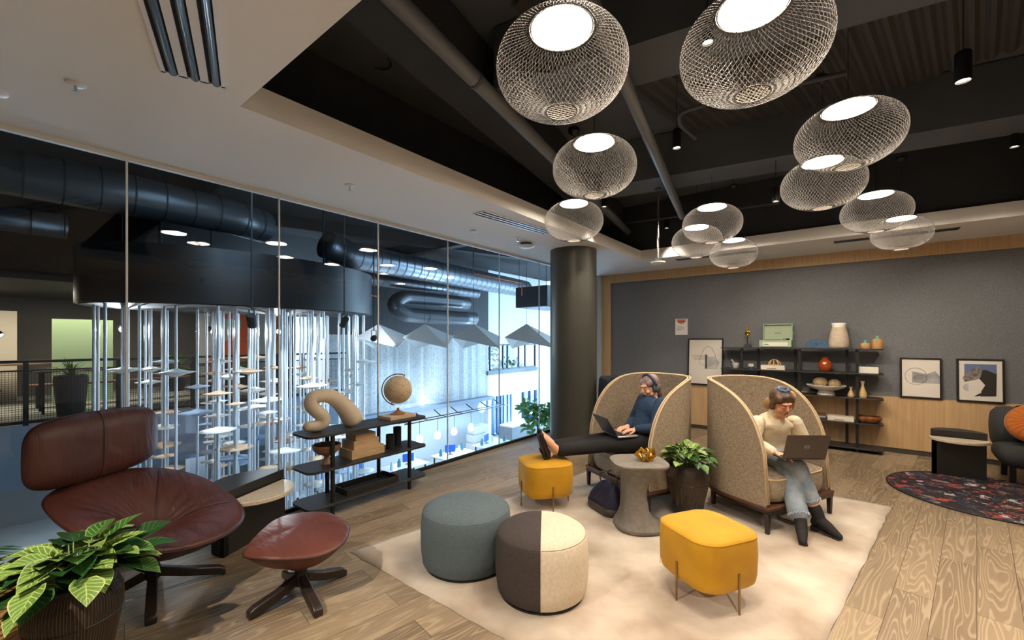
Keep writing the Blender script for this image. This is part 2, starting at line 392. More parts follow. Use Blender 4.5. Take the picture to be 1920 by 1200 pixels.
tag(MB().lathe([(0, 0), (0.045, 0), (0.045, -0.012), (0.03, -0.02), (0, -0.022)], 28, (-3.53, 3.73, H)).build('ceiling_cover_plate', M_vent, smooth='auto'), 'small round white cover plate in the ceiling strip by the slot vent', 'cover plate')
tag(MB().lathe([(0, 0), (0.06, 0), (0.06, -0.012), (0.03, -0.02), (0, -0.022)], 28, (-3.53, 0.06, H)).build('ceiling_cover_plate', M_vent, smooth='auto'), 'round white cover plate cut by the left edge of the picture', 'cover plate')
tag(MB().lathe([(0, 0), (0.045, 0), (0.045, -0.006), (0, -0.008)], 28, (-0.95, 7.5, H)).build('ceiling_cover_plate', M_vent, smooth='auto'), 'flat round cover plate in the far ceiling above the grey felt wall', 'cover plate')
tag(MB().lathe([(0, 0), (0.045, 0), (0.045, -0.006), (0, -0.008)], 28, (-3.1, 7.55, H)).build('ceiling_cover_plate', M_vent, smooth='auto'), 'flat round cover plate in the far ceiling just right of the column', 'cover plate')
# sensor on a pole
t = thing('pole_sensor', 'white disc sensor hanging on a long chrome pole before the far wall', 'sensor', (-1.745, 5.0, 2.487))
MB().cyl((0, 0, 0.05), 0.012, 0.82, 12).build('pole', mat('chrome', (200, 196, 190), 0.15, metal=1.0), t, smooth='auto')
MB().lathe([(0, 0), (0.06, 0), (0.085, 0.01), (0.085, 0.025), (0.04, 0.03), (0, 0.03)], 28).build('disc', mat('sensor_white', (225, 222, 212), 0.4), t, smooth='auto')
b = MB().box((-0.03, -0.02, 0.03), (0.03, 0.02, 0.07)); b.bar((0.02, 0, 0.04), (0.05, 0, 0.075), 0.012, 0.012); b.build('bracket', M_slotmetal, t, bevel=0.003)
MB().lathe([(0, 0.87), (0.035, 0.87), (0.035, 0.893), (0, 0.893)], 20).build('canopy', M_dark2, t, smooth='auto')
# ring clip on the slab
tag(MB().tube(arc((-2.97, 2.04, PT+0.04), 0.09, 10, 170, 12, 'xy'), 0.006, 6).build('cable_clip', M_black, smooth=True), 'small dark curved cable on the slab in the left corner of the coffer', 'cable')

# ---------------------------------------------------------------- wire lamps
M_wire = mat('lamp_wire', (98, 95, 92), 0.55, metal=0.2)
M_led = mat('lamp_light', (255, 236, 212), 0.5, emit=66.0)
M_plate = mat('lamp_plate', (60, 60, 62), 0.4, metal=0.6)
def prof(t):      # t 0 (top rim) .. 1 (bottom rim)
    a = R(62)*(1-t)+R(-78)*t
    ca, sa = math.cos(a), math.sin(a)
    r = 0.3*abs(ca)**0.92; z = 0.205*math.copysign(abs(sa)**0.95, sa)
    return r, z
def lattice():
    b = MB(); n = 72; seg = 22
    for k in range(n):
        for sgn in (-1, 1):
            pts = []
            for i in range(seg+1):
                t = i/seg; r, z = prof(t); a = 2*PI*k/n+sgn*(R(75)*(t-0.5))
                pts.append((r*math.cos(a), r*math.sin(a), z))
            b.tube(pts, 0.00105, 3, cap=False)
    return b
shade_me = None
def make_lamp():
    t = thing('wire_lamp', 'x', 'pendant lamp', (0, 0, 0))
    global shade_me
    lattice().build('wire_shade', M_wire, t, smooth=True, recalc=False)
    r0, z0 = prof(0); r1, z1 = prof(1)
    b = MB()
    b.tube(arc((0, 0, z0), r0, 0, 360, 47)[:-1], 0.004, 6, closed=True); b.build('top_rim', M_wire, t, smooth=True)
    MB().tube(arc((0, 0, z1), r1, 0, 360, 39)[:-1], 0.003, 6, closed=True).build('bottom_rim', M_wire, t, smooth=True)
    MB().lathe([(0, z0+0.012), (r0, z0+0.012), (r0-0.004, z0+0.002), (r0-0.01, z0), (0, z0)], 48).build('lamp_housing', M_plate, t, smooth='auto')
    MB().lathe([(0, z0-0.001), (r0-0.012, z0-0.001), (r0-0.012, z0-0.004), (0, z0-0.004)], 48).build('light_disc', M_led, t, smooth='auto')
    g = MB(); rr = r1+0.004
    for ang in (28, -28):
        for k in range(-4, 5):
            off = k*rr/4.6; hl = math.sqrt(max(0, rr*rr-off*off))
            M = Matrix.Rotation(R(ang), 4, 'Z')
            g.bar(M @ Vector((off, -hl, z1)), M @ Vector((off, hl, z1)), 0.0022, 0.002)
    g.build('bottom_grille', mat('grille_white', (225, 220, 210), 0.6), t)
    return t
LAMPS = [
 (-1.027, 1.673, 2.844, 'large wire mesh pendant lamp at the top, left of the largest one'),
 (-0.326, 2.136, 2.885, 'largest wire mesh pendant lamp, cut by the top edge of the picture'),
 (-1.441, 2.798, 2.846, 'wire mesh pendant lamp directly below and behind the nearest left one'),
 (-2.217, 3.854, 2.822, 'wire mesh pendant lamp hanging right above the dark column'),
 (0.01, 3.558, 2.932, 'big wire mesh pendant lamp on the right overlapping a smaller one behind it'),
 (-0.155, 4.383, 2.894, 'wire mesh pendant lamp whose lit disc shines through the big right lamp'),
 (0.242, 5.802, 2.919, 'wire mesh pendant lamp on the far right with a smaller one overlapping its lower right'),
 (0.49, 6.5, 2.80, 'rightmost and farthest wire mesh pendant lamp in front of the far ceiling edge'),
 (-1.142, 4.955, 2.848, 'front wire mesh pendant lamp of the small middle cluster of three'),
 (-1.503, 5.727, 2.848, 'wire mesh pendant lamp peeking out at the left behind the middle cluster'),
 (-1.223, 6.494, 2.785, 'lowest wire mesh pendant lamp of the middle cluster, close to the oak trim'),
]
proto = make_lamp(); cord = None
for i, (x, y, z, lab) in enumerate(LAMPS):
    o = proto if i == 0 else copy_tree(proto)
    o.location = (x, y, z); o['label'] = lab; o['group'] = 'wire mesh pendant lamps'
    top = PT-0.02 if y < 5.3 else PT+0.058
    if i == 7: o.scale = (0.91, 0.91, 0.91); top = z+(PT+0.058-z)/0.91
    r0, z0 = prof(0)
    MB().cyl((0, 0, z0+0.012), 0.0022, top-z-z0-0.012, 6).build('cord', M_black, o)
    c = MB().lathe([(0, top-z), (0.06, top-z), (0.055, top-z-0.02), (0.02, top-z-0.045), (0.006, top-z-0.06), (0, top-z-0.06)], 20).build('canopy', M_black, o, smooth=True)
# black cylinder downlights
def cyl_lamp(x, y, z, lab, r=0.032, h=0.14):
    t = thing('cylinder_spotlight', lab, 'spotlight', (x, y, z), 0, 'black cylinder spotlights')
    MB().lathe([(0, h), (r*0.7, h), (r, h-0.012), (r, 0), (r-0.004, 0), (r-0.004, h-0.02), (0, h-0.02)], 28).build('housing', M_black, t, smooth='auto')
    MB().cyl((0, 0, 0.012), r-0.005, 0.003, 20).build('lens', mat('spot_lens', (255, 240, 215), 0.4, emit=9.0), t)
    MB().cyl((0, 0, h), 0.003, PT-0.02-z-h, 6).build('cord', M_black, t)
    return t
cyl_lamp(0.578, 3.85, 3.22, 'black cylinder spotlight on a cord at the top right under the corrugated deck', 0.04, 0.19)
cyl_lamp(-1.045, 3.42, 3.10, 'black cylinder spotlight hanging behind the two nearest wire lamps', 0.032, 0.15)
cyl_lamp(-0.595, 2.489, 3.22, 'black cylinder spotlight seen through the mesh of the largest wire lamp')
cyl_lamp(-2.442, 5.021, 3.3, 'small black spotlight low above the lamp that hangs over the column')
cyl_lamp(-2.161, 6.578, 3.3, 'small black spotlight in the far left corner of the coffer')
cyl_lamp(-0.55, 4.95, 2.97, 'small black spotlight glinting behind the big right wire lamp')
for x_, y_, l_ in ((-1.9, -0.7, 'added black fill downlight behind the viewer over the lounge chair side'), (1.4, -0.6, 'added black fill downlight behind the viewer on the right'), (2.6, 3.0, 'added black fill downlight right of the coffer, out of view')):
    c_ = thing('added_fill_downlight', l_, 'spotlight', (x_, y_, 2.79))  # unseen lamp added so light off the floor brightens the ceiling
    MB().lathe([(0, 0.12), (0.04, 0.12), (0.04, 0), (0.035, 0), (0.035, 0.05), (0, 0.05)], 24).build('housing', M_black, c_, smooth='auto')
cyl_lamp(1.15, 5.6, 3.27, 'black cylinder spotlight high in the dark right part of the coffer')
# ---------------------------------------------------------------- the atrium beyond the glass
GZ = -3.2
M_ablk = mat('atrium_dark', (17, 18, 21), 0.7)
M_aceil = mat('atrium_ceiling', (18, 20, 24), 0.8, var=0.3, vscale=1.5)
M_awhite = mat('atrium_white', (226, 230, 234), 0.7)
M_ablue = mat('atrium_fascia', (128, 142, 160), 0.6)
M_agrey = mat('atrium_floor', (176, 178, 176), 0.35, var=0.08, vscale=2)
M_board = plank_mat('whitewashed_boards', [(150, 152, 152), (188, 190, 190), (216, 217, 216), (120, 118, 114), (90, 90, 90)], 0.13, 6.0, (0, 0, 0), rough=0.75, grain=0.25)
def rebox(name, lo, hi, m, lab, nm=None): return struct(MB().box(lo, hi).build(name, m), lab)
rebox('ground_floor', (-24, -3, GZ-0.1), (-4.2, 24, GZ), M_agrey, 'floor of the lobby below')
rebox('atrium_ceiling', (-24, -3, 4.8), (-4.16, 19.6, 4.9), M_aceil, 'dark open ceiling of the atrium')
rebox('wall_atrium_left', (-24, -3.1, GZ), (-4.16, -3, 4.8), M_ablk, 'dark end wall of the atrium')
rebox('wall_slab_edge', (-4.16, -3, GZ), (-4.08, 24, -0.01), M_awhite, 'wall below the lounge floor')
rebox('wall_above_glass', (-4.16, -3, H+0.02), (-4.08, 19, 4.8), M_ablk, 'dark wall above the glass')
rebox('wall_atrium_far', (-24.1, -3, GZ), (-24, 8, 4.8), M_ablk, 'dark far wall behind the opposite balcony')
# opposite balcony
rebox('balcony_slab', (-24, -3, -1.15), (-11.9, 7.0, 0.0), M_ablue, 'balcony slab across the atrium, blue light put into its colour')  # white drywall under blue light; that tint is put into the colour
rebox('balcony_floor', (-24, -3, 0.001), (-12.0, 7.0, 0.012), mat('balcony_floor', (150, 148, 140), 0.35, var=0.1, vscale=1.5), 'pale balcony floor')
rebox('balcony_ceiling', (-24, -3, 2.75), (-12.3, 7.0, 2.85), M_ablk, 'dark ceiling over the balcony')
rebox('wall_balcony', (-18.2, -3, 0), (-18.0, 7.0, 2.75), mat('balcony_wall', (84, 80, 76), 0.8), 'back wall of the balcony')
rebox('wall_below_balcony', (-17, -3, GZ), (-16.8, 7.0, -1.15), mat('lower_wall', (120, 120, 120), 0.8), 'wall under the balcony')
for y in (-0.2, 3.4, 6.7): rebox('balcony_column', (-13.4, y, GZ), (-13.05, y+0.35, -1.15), mat('column_white', (150, 156, 164), 0.7), 'column under the balcony')
# board wall and white wall
rebox('wall_boards', (-13.15, 7.0, -1.0), (-13.0, 14.75, 1.75), M_board, 'whitewashed board wall across the atrium')
rebox('wall_boards_upper', (-13.15, 7.0, 1.75), (-13.0, 14.75, 4.8), mat('boards_shade', (44, 46, 50), 0.7, rgb2=(70, 70, 72), vscale=5, stretch=(1, 8, 0.2)), 'upper boards of the atrium wall, shade painted into their colour')  # lack of light high on the wall is painted as darker boards
rebox('trim_30', (-13.2, 7.0, -1.16), (-12.7, 14.75, -1.0), M_ablue, 'ledge below the board wall')
rebox('wall_lobby', (-13.45, 7.0, GZ), (-13.3, 14.75, -1.1), mat('lobby_paint', (188, 196, 204), 0.7), 'white lobby wall')
b = MB()
b.box((-13.15, 14.75, 1.36), (-13.0, 19.6, 4.8)); b.box((-13.15, 14.75, -1.1), (-13.0, 19.6, 0.14)); b.box((-13.15, 18.6, 0.14), (-13.0, 19.6, 1.36))
b.box((-13.15, 14.75, GZ), (-13.0, 14.95, -1.1)); b.box((-13.15, 16.6, GZ), (-13.0, 17.3, -1.1)); b.box((-13.15, 18.7, GZ), (-13.0, 19.0, -1.1))
struct(b.build('wall_end', M_awhite), 'white wall with windows at the bright end of the atrium')
# upper window of the end wall
t = thing('atrium_window', 'wide dark framed window high in the white wall at the bright end', 'window', (-13.02, 14.85, 0.14)); t['kind'] = 'structure'
b = MB(); W = 3.7
for z in (0, 1.16): b.box((-0.04, 0, z), (0.04, W, z+0.06))
for y in (0, 0.95, 1.3, 2.2, 2.75, W-0.06): b.box((-0.04, y, 0), (0.04, y+0.06, 1.22))
b.build('window_frame', mat('steel_blue', (58, 72, 86), 0.4), t)
MB().box((-0.01, 0.02, 0.02), (0.0, W-0.02, 1.2)).build('window_pane', M_glass, t)
MB().box((-0.02, -0.2, -0.2), (0.1, W+0.1, -0.02)).build('window_ledge', mat('ledge', (120, 128, 134), 0.7), t)
M_fol = mat('far_foliage', (58, 96, 60), 0.7, rgb2=(120, 150, 90), vscale=3)
def leaf_blob(b, c, r, n, ls, seed, flat=1.0):
    rnd = random.Random(seed)
    for i in range(n):
        a = rnd.uniform(0, 2*PI); e = math.asin(rnd.uniform(-1, 1)); q = r*rnd.uniform(0.35, 1)**0.6
        p = Vector(c)+Vector((q*math.cos(e)*math.cos(a), q*math.cos(e)*math.sin(a), q*math.sin(e)*flat))
        M = Euler((rnd.uniform(-1, 1), rnd.uniform(-1, 1), a)).to_matrix()
        L = ls*rnd.uniform(0.7, 1.2); w = L*0.5
        pts = [(0, 0, 0), (L*0.35, w*0.5, 0.02*L), (L*0.75, w*0.4, 0.0), (L, 0, -0.1*L), (L*0.75, -w*0.4, 0.0), (L*0.35, -w*0.5, 0.02*L)]
        b.face([p+M @ Vector(v) for v in pts])
for k, (y, z, r) in enumerate(((15.2, 0.2, 1.05), (17.6, 0.6, 1.05), (20.2, -1.0, 1.1))):
    t = thing('tree', ['leafy tree outside the high window, left part', 'leafy tree outside the high window, right part', 'sunlit tree outside beyond the end of the white wall'][k], 'tree', (-16.2, y, GZ))
    bb = MB(); leaf_blob(bb, (0, 0, z-GZ+0.5), r, 420, 0.28, k); bb.build('foliage', M_fol, t, recalc=False)
    MB().tube([(0, 0, 0), (0.05, 0, (z-GZ)*0.6), (0, 0, z-GZ)], [0.12, 0.09, 0.06], 10).build('trunk', mat('bark', (88, 74, 60), 0.9), t, smooth=True)
# lower windows
for k, y in enumerate((15.05, 15.85, 17.4)):
    t = thing('atrium_window', ['tall blue framed window at the lobby level nearest the board wall', 'tall blue framed window at the lobby level between two white piers', 'rightmost tall blue framed window at the lobby level'][k], 'window', (-13.02, y, GZ)); t['kind'] = 'structure'
    b = MB(); W = 0.7 if k < 2 else 1.2
    for yy in (0, W/2-0.03, W-0.1): b.box((-0.05, yy, 0.3), (0.05, yy+0.1, 2.1))
    b.box((-0.05, 0, 0.25), (0.05, W, 0.35)); b.build('window_frame', mat('steel_blue2', (52, 92, 132), 0.4), t)
    MB().box((-0.01, 0.02, 0.3), (0.0, W-0.02, 2.1)).build('window_pane', M_glass, t)
rebox('lobby_column', (-12.0, 18.9, GZ), (-11.5, 19.3, -0.4), mat('column_blue', (96, 112, 132), 0.6), 'blue grey column at the end of the lobby')
rebox('lobby_column_upper', (-11.0, 19.0, 0.1), (-10.5, 19.4, 4.8), mat('column_blue', (96, 112, 132), 0.6), 'blue grey column above')

# balcony railing
t = thing('balcony_railing', 'dark mesh railing along the opposite balcony behind the leather chair', 'railing', (-11.95, 0, 0.0))
MB().box((-0.04, -3, 1.16), (0.04, 7, 1.21)).build('top_rail', M_ablk, t)
MB().box((-0.03, -3, 0.03), (0.03, 7, 0.09)).build('bottom_rail', M_ablk, t)
for y in [-1.95+1.28*i for i in range(7)]: MB().box((-0.035, y-0.035, -0.25), (0.035, y+0.035, 1.16)).build('post', M_ablk, t)
b = MB()
for i in range(250): b.box((-0.003, -3+i*0.04, 0.09), (0.003, -3+i*0.04+0.006, 1.0))
for i in range(23): b.box((-0.003, -3, 0.1+i*0.04), (0.003, 7, 0.1+i*0.04+0.006))
b.box((-0.02, -3, 1.0), (0.02, 7, 1.03)); b.build('mesh_panel', M_ablk, t)
# planter on the balcony
def strap_plant(t, n, L, zb, seed, m, w=0.03, droop=0.9):
    rnd = random.Random(seed); b = MB()
    for i in range(n):
        a = rnd.uniform(0, 2*PI); e = R(rnd.uniform(30, 85)); l = L*rnd.uniform(0.6, 1.1); prev = None; pos = Vector((0, 0, zb)); S = 6
        side = Vector((-math.sin(a), math.cos(a), 0)); rows = []
        for k in range(S+1):
            ww = w*(1-(k/S)**2)*(0.6+0.8*(k/S)*(1-k/S)*2)
            rows.append([pos-side*ww/2, pos+Vector((0, 0, -ww*0.15)), pos+side*ww/2])
            d = Vector((math.cos(a)*math.cos(e), math.sin(a)*math.cos(e), math.sin(e))); pos = pos+d*l/S; e -= droop*(0.12+k*0.07)
        b.grid(rows)
    return b.build('foliage', m, t, smooth=True, recalc=False)
M_agreen = mat('strap_green', (66, 110, 48), 0.5, rgb2=(120, 150, 70), vscale=6)
t = thing('balcony_planter', 'tall dark planter with a strappy green plant behind the balcony railing', 'planter', (-12.5, 1.25, 0.012))
MB().lathe([(0, 0), (0.17, 0), (0.2, 0.03), (0.26, 0.75), (0.25, 0.85), (0.22, 0.85), (0.21, 0.78), (0, 0.78)], 28).build('pot', mat('pot_charcoal', (70, 66, 66), 0.7), t, smooth='auto')
strap_plant(t, 70, 0.6, 0.78, 3, M_agreen)
# tables and benches on the balcony
M_walnut = mat('balcony_wood', (112, 78, 58), 0.5, var=0.15, vscale=5)
def simple_table(x, y, z0, L, W, hgt, lab, m=M_walnut, name='long_table', cat='table', along='y', leg=0.04, group=None):
    t = thing(name, lab, cat, (x, y, z0), 0 if along == 'y' else R(90), group)
    MB().box((-W/2, -L/2, hgt-0.04), (W/2, L/2, hgt)).build('top', m, t, bevel=0.008)
    for sx in (-1, 1):
        for sy in (-1, 1): MB().box((sx*(W/2-0.08)-leg/2, sy*(L/2-0.12)-leg/2, 0), (sx*(W/2-0.08)+leg/2, sy*(L/2-0.12)+leg/2, hgt-0.04)).build('leg', M_ablk, t)
    return t
simple_table(-13.6, 2.6, 0.012, 3.6, 0.8, 0.92, 'long dark wooden communal table behind the balcony planter')
simple_table(-14.6, 2.6, 0.012, 3.6, 0.35, 0.55, 'long bench behind the communal table on the balcony', name='bench', cat='bench')
simple_table(-13.4, -0.6, 0.012, 1.9, 0.8, 0.6, 'low wooden table behind the railing at the far left edge')
simple_table(-15.8, 0.3, 0.012, 2.2, 0.7, 1.0, 'tall counter with bottles in front of the lit partition', name='counter', cat='counter')
for i in range(5):
    tag(MB().lathe([(0, 0), (0.04, 0), (0.04, 0.14), (0.015, 0.2), (0.015, 0.25), (0, 0.25)], 12, (-15.7, -0.45+i*0.19, 1.012)).build('bottle', M_awhite if i % 2 else mat('bottle_green', (60, 110, 70), 0.3), smooth='auto'), 'small bottle standing in the row on the balcony counter', 'bottle', 'bottles on the balcony counter')
t = thing('partition', 'lit beige partition with a wooden lattice strip at the far left of the balcony', 'partition', (-16.6, -0.3, 0.012))
MB().box((-0.05, -1.6, 0), (0.05, 1.0, 2.3)).build('panel', mat('partition_beige', (196, 184, 164), 0.8), t)
b = MB()
for i in range(14): b.bar((0.07, -0.1, 0.3+i*0.14), (0.07, 0.35, 0.44+i*0.14), 0.03, 0.03); b.bar((0.075, 0.35, 0.3+i*0.14), (0.075, -0.1, 0.44+i*0.14), 0.03, 0.03)
b.build('lattice', mat('lattice_wood', (120, 74, 40), 0.6), t)
tag(MB().box((-15.3, 1.2, 0.012), (-15.25, 2.3, 2.1)).build('glass_screen', mat('screen_green', (150, 170, 130), 0.3)), 'pale green glass screen beside the lit partition', 'screen')
rebox('wall_wood_balcony', (-17.9, -3, 2.1), (-16.0, -0.2, 2.74), mat('brown_panel', (130, 80, 50), 0.6), 'brown wooden bulkhead')
# mural wall
t = thing('mural_panel', 'orange and off white mural panel seen through the hanging tubes', 'wall mural', (-16.9, 4.6, 0.012))
MB().box((-0.08, 0, 0), (0, 2.2, 2.72)).build('panel', mat('mural_grey', (176, 172, 164), 0.7), t)
MB().prism([(0.75, 2.72), (1.75, 2.72), (1.75, 0.5), (0.35, 0.5), (0.35, 0.9), (0.9, 1.6), (1.3, 2.0), (1.3, 2.3), (0.75, 2.3)], 0, 0.012, Matrix(((0, 0, 1, 0), (1, 0, 0, 0), (0, 1, 0, 0), (0, 0, 0, 1)))).build('orange_shape', mat('mural_orange', (214, 84, 34), 0.6), t)
MB().prism([(0.2, 2.72), (0.7, 2.72), (0.9, 2.45), (0.2, 2.35)], 0, 0.012, Matrix(((0, 0, 1, 0), (1, 0, 0, 0), (0, 1, 0, 0), (0, 0, 0, 1)))).build('white_shape', M_awhite, t)
t = thing('framed_poster', 'small red and yellow poster on the wall right of the orange mural', 'poster', (-17.9, 8.3, 1.0))
t.location = (-15.0, 6.6, 1.1)
MB().box((0, -0.45, 0), (0.03, 0.0, 1.3)).build('sheet', mat('poster_mix', (200, 70, 60), 0.6, rgb2=(220, 180, 60), vscale=2.5), t)
MB().box((-0.06, -0.6, -1.08), (0, 0.3, 1.6)).build('support_panel', mat('panel_navy', (40, 52, 66), 0.6), t)
for k, (y, x) in enumerate(((3.9, -16.2), (5.4, -14.9))):
    t = thing('potted_plant', ['leafy green plant left of the orange mural', 'green plant in front of the orange mural'][k], 'plant', (x, y, 0.012))
    MB().lathe([(0, 0), (0.18, 0), (0.24, 0.5), (0.2, 0.5), (0, 0.45)], 20).build('pot', mat('pot_black', (24, 24, 24), 0.5), t, smooth='auto')
    strap_plant(t, 60, 1.0, 0.5, 11+k, M_agreen, 0.06)
# canopy from which the tubes hang
el = [(-10.2+1.65*math.cos(R(a)), 3.8+2.75*math.sin(R(a))) for a in range(0, 360, 5)]
t = thing('canopy_drum', 'big dark oval canopy in the atrium from which the tubes hang', 'canopy', (0, 0, 0))
bm = MB().prism(el, 2.22, 3.2); bm.build('drum', mat('canopy_dark', (9, 10, 12), 0.35), t, smooth='auto')
MB().prism([(-10.2+1.6*math.cos(R(a)), 3.8+2.7*math.sin(R(a))) for a in range(0, 360, 6)], 2.2, 2.22).build('underside', M_ablk, t)
for x, y in ((-10.2, 2.2), (-10.2, 5.4)): MB().cyl((x, y, 3.2), 0.03, 1.6, 8).build('hanger', M_ablk, t)
# tubes and discs
M_tube = mat('tube_aluminium', (232, 234, 238), 0.28, metal=0.75)
M_disc = mat('disc_white', (238, 236, 230), 0.5)
M_disco = mat('disc_peach', (236, 196, 160), 0.5)
M_discb = mat('disc_blue', (176, 200, 228), 0.5)
rnd = random.Random(5); spots = []; placed = []
tries = 0
while len(spots) < 78 and tries < 6000:
    tries += 1
    a = rnd.uniform(0, 2*PI); q = math.sqrt(rnd.uniform(0, 1)); x = -10.2+1.55*q*math.cos(a); y = 3.8+2.6*q*math.sin(a)
    if all((x-u_)**2+(y-v_)**2 > 0.17**2 for u_, v_ in spots): spots.append((x, y))
tube0 = MB().cyl((0, 0, GZ+0.92), 0.024, 2.2-GZ-0.92, 14).build('hanging_tube', M_tube, smooth='auto')
def disc_mb(n=20, s=1.0):
    return MB().lathe([(0, 0.075), (0.03, 0.06), (0.13, 0.022), (0.26, 0.0), (0.13, -0.028), (0.04, -0.062), (0, -0.07)], n)
discs = [disc_mb().build('hanging_disc', m, smooth=True) for m in (M_disc, M_disco, M_discb)]
used = [False]*3; ft = True
for i, (x, y) in enumerate(spots):
    o = tube0 if i == 0 else tube0.copy()
    if i: COL.objects.link(o)
    zn = ['left', 'middle', 'right'][min(2, max(0, int((math.degrees(math.atan2(-x, y))-59)/-6.3+2.0) if False else (0 if y/-x < 0.27 else 1 if y/-x < 0.45 else 2)))]
    o.location = (x, y, 0); tag(o, 'slim silver tube hanging in the %s part of the oval canopy' % zn, 'hanging tube', 'hanging tubes in the %s part of the canopy' % zn)
    for k in range(2 if i % 3 else 1):
        ci = rnd.choice((0, 0, 0, 1, 2)); dsc = discs[ci]
        if used[ci]: dsc = dsc.copy(); COL.objects.link(dsc)
        used[ci] = True
        s = rnd.uniform(0.65, 1.3)
        for _q in range(60):
            z = rnd.uniform(-1.1, 1.15) if k == 0 else rnd.uniform(-1.9, 0.2)
            if all(math.hypot(x-a_, y-b_) > 0.27*(s+d_) or abs(z-c_) > 0.08*(s+d_)+0.02 for a_, b_, c_, d_ in placed): break
        placed.append((x, y, z, s))
        dsc.location = (x, y, z); dsc.scale = (s, s, s*0.9); dsc.rotation_euler = (rnd.uniform(-0.04, 0.04), rnd.uniform(-0.04, 0.04), rnd.uniform(0, 3))
        hn = 'high' if z > 0.2 else 'a little' if z < -0.9 else 'halfway'; kn = ['white cone shaped', 'peach tinted', 'pale blue'][ci]
        tag(dsc, '%s disc %s up a tube, %s part of the installation' % (kn, hn, zn), 'hanging disc', '%s discs, %s, %s part' % (kn, hn, zn))
# stage spotlights
def stage_light(x, y, z, tgt, lab, e=120, em=60.0, top=4.8, r=0.065):
    t = thing('stage_spotlight', lab, 'spotlight', (x, y, z)); d = (Vector(tgt)-Vector((x, y, z))).normalized()
    M = d.to_track_quat('-Z', 'Y').to_matrix().to_4x4()
    MB().lathe([(0, 0.12), (r*0.8, 0.12), (r, 0.09), (r, -0.1), (r*0.9, -0.1), (r*0.85, -0.06), (0, -0.06)], 20, (0, 0, 0), M).build('housing', M_ablk, t, smooth='auto')
    MB().lathe([(0, -0.075), (r*0.8, -0.075), (r*0.8, -0.07), (0, -0.07)], 20, (0, 0, 0), M).build('lens', mat('stage_lens_%d' % em, (255, 248, 236), 0.4, emit=em), t)
    MB().tube([(-r-0.02, 0, 0), (-r-0.02, 0, 0.17), (r+0.02, 0, 0.17), (r+0.02, 0, 0)], 0.009, 6).build('yoke', M_ablk, t)
    MB().cyl((0, 0, 0.17), 0.012, top-z-0.17, 8).build('drop_rod', M_ablk, t)
    if e: light('SPOT', 'stage_light', tuple(Vector((x, y, z))+d*0.16), e, (0.93, 0.97, 1.0), tgt, spot_size=R(70), spot_blend=0.5, shadow_soft_size=0.04)
stage_light(-6.9, 2.55, 1.87, (-9.8, 4.0, -1.0), 'black stage spotlight in front of the tubes pointing down at the discs', 170, 20)
stage_light(-8.15, 4.75, 1.95, (-10.2, 4.4, -1.0), 'black stage spotlight hanging in front of the tubes below the middle of the canopy', 170, 20)
stage_light(-8.0, 5.35, 1.62, (-9.1, 6.25, 1.72), 'black stage spotlight beside the right end of the oval canopy', 45, 30)
stage_light(-11.9, 0.25, 1.72, (-10.2, 2.4, -0.6), 'angled black stage spotlight above the balcony railing at the left', 160, 30)
stage_light(-12.0, 1.95, 1.82, (-6.5, 1.6, 0.9), 'glaring spotlight with a star of rays behind the left tubes', 200, 400)
stage_light(-12.0, 3.55, 1.82, (-8.0, 4.4, 0.2), 'small glaring spotlight behind the tubes in front of the mural', 200, 200)
stage_light(-12.0, 5.1, 1.82, (-6.2, 2.7, 0.9), 'glaring spotlight with a star of rays near the middle glass joint', 200, 400)
# folded pyramid baffles
fr_, ff_ = Vector((0.786, 0.618, 0)), Vector((-0.618, 0.786, 0))
M_baf = mat('baffle_felt', (236, 236, 234), 0.8, bump=0.1)
for k, (pxl, s) in enumerate(((709, 10.6), (796, 10.6), (888, 10.5), (987, 10.4))):
    c = ff_*s+fr_*((pxl-960)/796*s)
    t = thing('folded_baffle', ['folded pyramid ceiling baffle at the left end of the row, lit warm white', 'second folded pyramid ceiling baffle of the row', 'third folded pyramid ceiling baffle of the row', 'rightmost folded pyramid ceiling baffle next to the column'][k], 'ceiling baffle', (c.x, c.y, 0))
    def P_(r_, f_, z): return fr_*r_+ff_*f_+Vector((0, 0, z))
    A = P_(0, 0, 1.97); Lc = P_(-0.53, -0.05, 1.64); Bc = P_(0.64, -0.55, 1.40); Rc = P_(0.64, 0.5, 1.66); Kc = P_(-0.36, 0.75, 1.36)
    b = MB()
    for tri in ((A, Lc, Bc), (A, Bc, Rc), (A, Rc, Kc), (A, Kc, Lc)): b.face(tri)
    bmesh.ops.remove_doubles(b.bm, verts=b.bm.verts, dist=1e-4)
    b.build('folded_panel', M_baf, t, solid=0.02)
    MB().cyl((0, 0, 1.97), 0.004, 2.83, 6).build('suspension_wire', M_ablk, t)
# ducts
M_duct = mat('duct_steel', (128, 134, 142), 0.32, metal=0.85)
M_ductd = mat('duct_dark', (84, 88, 92), 0.35, metal=0.6)
def duct(pts, r, lab, m, rib=0.45):
    t = thing('air_duct', lab, 'air duct', (0, 0, 0)); MB().tube(pts, r, 28).build('duct_run', m, t, smooth=True)
    b = MB(); acc = 0; P = [Vector(p) for p in pts]
    for a, c in zip(P[:-1], P[1:]):
        L = (c-a).length; d = (c-a)/L; s = (rib-acc) % rib
        while s < L:
            b.tube([a+d*(s-0.012), a+d*(s+0.012)], r+0.008, 28, cap=False); s += rib
        acc = (acc+L) % rib
    b.build('rib', M_ductd if m is M_duct else M_ablk, t, smooth=True)
    return t
duct([(-9.8, -2.9, 4.1), (-9.8, 2.2, 4.1), (-9.85, 3.2, 4.1), (-10.2, 4.0, 4.1)], 0.35, 'big dark ribbed air duct crossing the top left panes', M_ductd, 0.42)
duct([(-12.6, -2.9, 3.9), (-12.6, 1.2, 3.9)], 0.24, 'second dark air duct behind the big one at the left edge', M_ductd)
